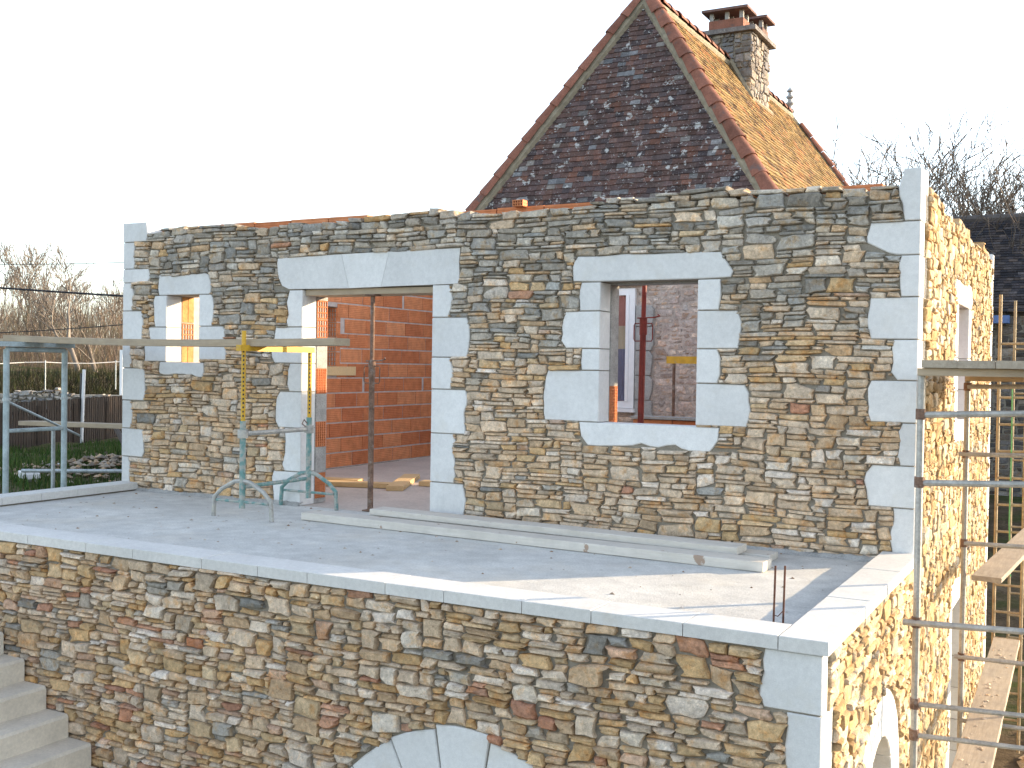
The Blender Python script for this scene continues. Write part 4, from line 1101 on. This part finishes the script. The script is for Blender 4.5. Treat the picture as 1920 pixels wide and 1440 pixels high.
# dry stone wall behind the fence
dw = empty('dry_stone_wall', (-28, 14, 0), 'long low dry-laid wall of grey stones behind the paling fence', 'wall')
D0, D1 = Vector((-33.5, 9.3, 0)), Vector((-22.4, 16.8, 0)); dd = (D1 - D0); DL = dd.length; dd.normalize(); dn = Vector((dd.y, -dd.x, 0))
PDW = lambda u, v, d: tuple(D0 + dd * u + dn * d + Vector((0, 0, v)))
Wd = Wall2D(0, DL, -.9, .62); Wd.block_above(lambda u: .45 + .1 * math.sin(u * 1.9) + .06 * math.sin(u * 5))
b = MB(); a = D0 - dn * .02; c = D1 - dn * .02
b.add([tuple(a) [:2] + (-1.2,), tuple(c)[:2] + (-1.2,), tuple(c)[:2] + (.36,), tuple(a)[:2] + (.36,), tuple(a - dn * .5)[:2] + (-1.2,), tuple(c - dn * .5)[:2] + (-1.2,), tuple(c - dn * .5)[:2] + (.36,), tuple(a - dn * .5)[:2] + (.36,)],
      [(0, 1, 2, 3), (3, 2, 6, 7), (7, 6, 5, 4), (0, 3, 7, 4), (1, 5, 6, 2)]); dcore = b.build('wall_core', M['core'], dw)
lay(Wd.fill(rng, [(50, (12, 34), (8, 14)), (50, (16, 40), (10, 20))]), PDW, dcore, rng, lambda r, q: jit(q.choice([(.30, .30, .29), (.22, .22, .22), (.38, .37, .34), (.42, .41, .38)]), q, .2), 60, 'small_stones', depth=(.03, .10), gap=.014, rough=1.6, back=lambda r: -.2)
# twigs and leaves
def twig_mass(name, label, region, n, lens, r0, colours, seed, up=(.5, 1.3), cat='thicket', kind='stuff'):
    r = random.Random(seed); mb = MB()
    for k in range(n):
        x, y, z = region(r); a = r.uniform(0, 6.283); L = r.uniform(*lens); s = r.uniform(.05, .45)
        dx, dy, dz = math.cos(a) * s, math.sin(a) * s, r.uniform(*up)
        q = math.sqrt(dx * dx + dy * dy + dz * dz); dx, dy, dz = dx / q * L, dy / q * L, dz / q * L
        px, py = -math.sin(a) * r0, math.cos(a) * r0
        mb.add([(x - RT.x * r0, y - RT.y * r0, z), (x + RT.x * r0, y + RT.y * r0, z), (x + px, y + py, z - r0), (x + dx, y + dy, z + dz)], [(0, 1, 3), (1, 2, 3), (2, 0, 3)], jit(r.choice(colours), r, .25))
    o = mb.build(name, M['twig']); return tag(o, label, cat, kind=kind)
BR = [(.22, .16, .115), (.26, .20, .145), (.18, .14, .11), (.25, .21, .13), (.29, .20, .145)]  # twig browns lightened, distance haze put into the colour
def hed(r):
    t = r.random(); x = -31.5 - r.random() * 1.5 + .8 * t; y = 10 + 16 * t; return x, y, -.4 + r.random() * 1.35
twig_mass('hedge', 'dark leafless hedge row behind the dry stone wall', hed, 15000, (.15, .5), .010, [(.045, .04, .03), (.06, .055, .035), (.075, .07, .035), (.05, .06, .025)], 3, cat='hedge')
def thick(r):
    t = r.random(); d = 58 + 30 * r.random(); px = -120 + 400 * r.random()
    X = CAM + (FW + RT * ((px - 960) / FPX)) * d; return X.x, X.y, 1.0 + 3.4 * r.random() ** 1.5
twig_mass('thicket', 'hazy brown winter thicket below the bare trees at far left', thick, 19000, (.5, 1.6), .011, BR, 4)
# rope fence
rf = empty('rope_fence', (-33, 17, 0), 'white rope fence strung above the hedge', 'fence')
def bgp(px, py, Z):
    return CAM + (FW + RT * ((px - 960) / FPX) - UP * ((py - 720) / FPX)) * Z
pts = [bgp(-40, 682, 36), bgp(0, 682, 36.4), bgp(45, 679.5, 37), bgp(85, 679, 37.3), bgp(125, 681, 37.8), bgp(170, 681.5, 38.2), bgp(217, 678.5, 38.7), bgp(260, 678, 39)]
b = MB(); b.tube(pts, .016, 5); b.build('rope', M['rope'], rf)
for px, Z in ((85, 37.3), (217, 38.7)):
    p = bgp(px, 678, Z); b = MB(); b.tube([p + Vector((0, 0, .05)), p - Vector((0, 0, 1.0))], .02, 5); b.build('post', M['galv'], rf)
p = bgp(229, 656, 34)
b = MB(); b.box((p.x - .06, p.y - .04, p.z - 1.9), (p.x + .06, p.y + .04, p.z)); b.box((p.x + .06, p.y - .04, p.z - .12), (p.x + .16, p.y + .04, p.z)); tag(b.build('white_post', M['white']), 'white post with a short arm standing by the left quoins', 'post')
p = bgp(157, 693, 28)
mp = empty('marker_post', (p.x, p.y, -.7), 'leaning black marker post with a white edge behind the fence', 'post')
b = MB(); b.tube([(p.x - .10, p.y, -.8), (p.x - .02, p.y, p.z - .10)], .07, 8); b.build('dark_face', M['black'], mp)
b = MB(); b.tube([(p.x - .03, p.y - .03, -.8), (p.x + .05, p.y - .03, p.z)], .04, 8); b.build('white_edge', M['white'], mp)
# cables
for nm, a, c, r, sag in (('thin dark power cable, the highest of three above the left trees', bgp(-300, 487, 40), bgp(330, 488, 33), .012, .15), ('thick black cable crossing in front of the bare trees at left', bgp(-300, 517, 22), bgp(330, 561, 22), .022, .02), ('thin low black cable just above the left scaffold board', bgp(-300, 628, 26), bgp(330, 599, 24), .011, .12)):
    b = MB(); b.tube([a + (c - a) * (k / 16) - Vector((0, 0, sag * 4 * (k / 16) * (1 - k / 16))) for k in range(17)], r, 6); tag(b.build('overhead_cable', M['cable']), nm, 'cable', 'overhead cables')
# blocks, rubble and grass beyond the coping
for k, (px, py, Z, s, lb) in enumerate(((52, 893, 18, .13, 'pale cut stone block on the grass beside the left blue post'), (98, 880, 20.5, .13, 'pale cut stone block on the grass between the blue posts'))):
    p = bgp(px, py, Z); b = MB(); bevel_prism(b, rough_poly(p.x - s, p.x + s, p.z - .10, p.z + .10, 'LRT', rng, .03), -.13, .13, lambda u, v, d: (u, p.y - d, v), .015); tag(b.build('stone_block', M['ashlar']), lb, 'stone block', 'loose stone blocks')
def pebble(mb, x, y, z, s, c, r):
    vs_ = []
    for (a, e_) in ((0, 0), (60, 0), (120, 0), (180, 0), (240, 0), (300, 0)):
        g = math.radians(a); vs_.append((x + s * math.cos(g) * r.uniform(.7, 1.3), y + s * math.sin(g) * r.uniform(.7, 1.3), z + s * r.uniform(-.2, .2)))
    vs_ += [(x + r.uniform(-.3, .3) * s, y + r.uniform(-.3, .3) * s, z + s * r.uniform(.4, .8)), (x, y, z - s * .5)]
    mb.add(vs_, [(i, (i + 1) % 6, 6) for i in range(6)] + [((i + 1) % 6, i, 7) for i in range(6)], c)
b = MB()
for k in range(700):
    a = rng.gauss(0, 1); c = rng.gauss(0, 1); x = -15.0 + a * .9; y = 6.4 + c * 1.3; h = .35 * math.exp(-(a * a + c * c) / 1.4)
    pebble(b, x, y, ground_h(x, y) + h * rng.uniform(.7, 1), rng.uniform(.03, .09), jit((.30, .25, .19), rng, .3), rng)
tag(b.build('rubble_heap', M['stone']), 'heap of pale broken stones and earth beside the left corner', 'rubble', kind='stuff')
b = MB()
for k in range(900):
    x = rng.uniform(.6, 6); y = rng.uniform(-2, 12); pebble(b, x, y, ground_h(x, y) + .02, rng.uniform(.04, .17), jit((.48, .40, .28), rng, .25), rng)
tag(b.build('ground_rubble', M['stone']), 'loose stones strewn over the ground below the side scaffold', 'rubble', kind='stuff')
def grass(name, label, n, reg, hmin, hmax, seed):
    r = random.Random(seed); mb = MB()
    for k in range(n):
        x, y = reg(r); z = ground_h(x, y); h = r.uniform(hmin, hmax); a = r.uniform(0, 6.28); w = .012 + .01 * r.random()
        ca, sa = math.cos(a) * w, math.sin(a) * w; lx, ly = r.uniform(-.5, .5) * h, r.uniform(-.5, .5) * h
        mb.add([(x - ca, y - sa, z - .02), (x + ca, y + sa, z - .02), (x + lx, y + ly, z + h)], [(0, 1, 2)], jit(r.choice([(.05, .095, .02), (.07, .11, .03), (.10, .11, .04), (.035, .07, .018)]), r, .2))
    tag(mb.build(name, M['grass']), label, 'grass', kind='stuff')
grass('grass', 'short green grass on the bank below the paling fence', 16000, lambda r: (-12 - 9 * r.random(), 1 + 12 * r.random()), .06, .2, 8)
grass('grass', 'short green grass patch on the ground beside the side scaffold', 9000, lambda r: (.6 + 3 * r.random(), 3.5 + 8 * r.random()), .05, .16, 9)
tb2 = MB(); tb2.tube([(-18.5, 8.5, -.1), (-15.2, 6.2, -.75)], .06, 6)
tag(tb2.build('timber_pole', M['dark_wood']), 'dark timber pole leaning under the paling fence', 'timber')

# ------------------------------------------------------------------ bare trees
def tree(name, label, base, H, seed, mat, spread=.55, depth=5, group='bare winter trees', r0=None, kids=(2, 4), lean=(0, 0), minr=.006, multi=1, lift=.12, wob=.13):
    r = random.Random(seed); base = Vector(base); e = empty(name, tuple(base), label, 'tree', group)
    tk, cr = MB(), MB()
    def grow(p, d, L, rad, lev):
        n = 3 if lev < 3 else 2; pts = [p]; q = p; dd_ = d.copy()
        for i in range(n):
            dd_ = (dd_ + Vector((r.gauss(0, wob), r.gauss(0, wob), r.gauss(.05, .07)))).normalized(); q = q + dd_ * (L / n); pts.append(q)
        end = max(minr * .7, rad * .62)
        (tk if lev == 0 else cr).tube(pts, [rad + (end - rad) * i / n for i in range(n + 1)], 7 if lev == 0 else (5 if lev == 1 else 3), cap=False)
        if lev >= depth: return
        for k in range(r.randint(*kids) + (1 if lev == 0 else 0)):
            t = 1.0 if k == 0 else r.uniform(.35, 1.0)
            idx = t * n; i = min(n - 1, int(idx)); o_ = pts[i].lerp(pts[i + 1], idx - i)
            ax = Vector((r.gauss(0, 1), r.gauss(0, 1), r.gauss(0, .4))).normalized()
            nd = (dd_ + ax * spread * r.uniform(.5, 1.4) * (.5 if k == 0 else 1)).normalized(); nd.z += lift; nd.normalize()
            grow(o_, nd, L * r.uniform(.62, .86), max(minr, end * r.uniform(.6, .9)), lev + 1)
    for mlt in range(multi):
        d = Vector((lean[0] + (r.uniform(-.35, .35) if multi > 1 else 0), lean[1] + (r.uniform(-.2, .2) if multi > 1 else 0), 1)).normalized()
        grow(base - Vector((0, 0, .3)), d, H * .30, (r0 or H * .022), 0)
    tk.build('trunk', mat, e, smooth=True); cr.build('crown', mat, e, smooth=True)
def on_ground(px, Z):
    p = bgp(px, 640, Z); return (p.x, p.y, ground_h(p.x, p.y) - .1)
LT = [(-40, 62, 8.6, 'slender bare tree partly cut by the left picture edge'), (12, 66, 9.8, 'tall bare tree nearest the left picture edge with many upright stems'), (40, 70, 9.0, 'bare tree with dark trunk left of the reddish-brown crown'), (78, 64, 8.2, 'bare tree with reddish-brown twigs beside the big spreading oak'), (105, 72, 7.0, 'small bare tree half hidden behind the spreading oak'), (146, 56, 8.2, 'big spreading bare oak with crooked limbs in the middle of the left trees'), (184, 60, 8.0, 'bare tree with a slanting trunk right of the spreading oak'), (215, 68, 7.4, 'bare tree just left of the white corner stones')]
for k, (px, Z, H, lb) in enumerate(LT):
    tree('bare_tree', lb, on_ground(px, Z), H, 100 + k, M['bark_haze'], .75 if k in (5, 6) else .45, 5, 'bare trees on the left skyline', minr=.016, wob=.18, kids=(2, 4), r0=.15)
RTs = [(1575, 34, 8.0, 'thin bare tree just right of the old roof slope'), (1660, 33, 8.6, 'bare tree behind the wall top left of the corner stones'), (1725, 36, 9.8, 'tallest bare tree rising behind the white corner stones'), (1790, 34, 9.4, 'bare tree leaning right behind the sunlit wall top'), (1850, 36, 9.4, 'dense bare tree above the dark barn roof'), (1905, 34, 9.0, 'bare tree at the right picture edge above the barn')]
for k, (px, Z, H, lb) in enumerate(RTs):
    tree('bare_tree', lb, on_ground(px, Z), H * 1.36, 200 + k, M['bark'], .72, 6, 'bare trees behind the barn', minr=.0135, kids=(2, 4), multi=(1, 1, 2, 1, 2, 2)[k], r0=.14, lift=.05, wob=.2, lean=(.1 if k == 3 else 0, 0))

# ------------------------------------------------------------------ barn on the right
bn = empty('barn', (2, 26, -2), 'low stone barn with long dark tile roof at the right', 'building')
b = MB(); b.box((-3.2, 22.2, -2.5), (14, 28, 3.1)); bw = b.build('barn_wall', M['core'], bn)
PB = lambda u, v, d: (u, 22.2 - d, v)
Wb = Wall2D(-3.2, 3.0, -2.0, 3.1)
lay(Wb.fill(rng, [(50, (14, 40), (8, 14)), (50, (18, 45), (12, 22))]), PB, bw, rng, lambda r, q: jit(q.choice([(.20, .19, .18), (.14, .135, .13), (.27, .25, .22), (.10, .10, .10)]), q, .2), 60, 'small_stones', depth=(.02, .06), gap=.012)
b = MB(); b.add([(-3.6, 21.9, 3.05), (14.4, 21.9, 3.05), (14.4, 25.1, 5.86), (-3.6, 25.1, 5.86), (-3.6, 28.3, 3.05), (14.4, 28.3, 3.05)], [(0, 1, 2, 3), (3, 2, 5, 4), (0, 3, 4), (1, 5, 2)]); br = b.build('barn_roof', M['core'], bn)
b = MB(); up = Vector((0, 3.2, 2.81)); LU = up.length; up.normalize(); nn = Vector((0, -up.z, up.y))
for k in range(int(LU / .12) + 1):
    x = -3.6
    while x < 8:
        w = rng.uniform(.16, .22); o0 = Vector((x, 21.9, 3.05)) + up * (k * .12 + rng.uniform(-.012, .012)); l = .035 + rng.uniform(0, .012)
        q = [o0 + nn * l, o0 + nn * l + Vector((w - .006, 0, 0)), o0 + up * .2 + nn * .012 + Vector((w - .006, 0, 0)), o0 + up * .2 + nn * .012, o0 + nn * (l - .02), o0 + nn * (l - .02) + Vector((w - .006, 0, 0))]
        b.add([tuple(p) for p in q], [(0, 1, 2, 3), (4, 5, 1, 0)], jit(rng.choice([(.045, .04, .043), (.06, .05, .048), (.032, .03, .034), (.085, .072, .068)]), rng, .25)); x += w
o = b.build('roof_tiles', M['barn'], br); o['kind'] = 'stuff'
b = MB(); b.tube([(-3.6, 25.1, 5.9), (14.4, 25.1, 5.9)], .12, 8); b.build('ridge', M['barnridge'], bn)
b = MB(); b.box((-2.6, 21.6, 2.75), (-.9, 22.0, 2.95)); b.build('blue_sheet', surf('blue sheet', (.12, .2, .42), ((5, .8, 1.2),), None, .5), bn)
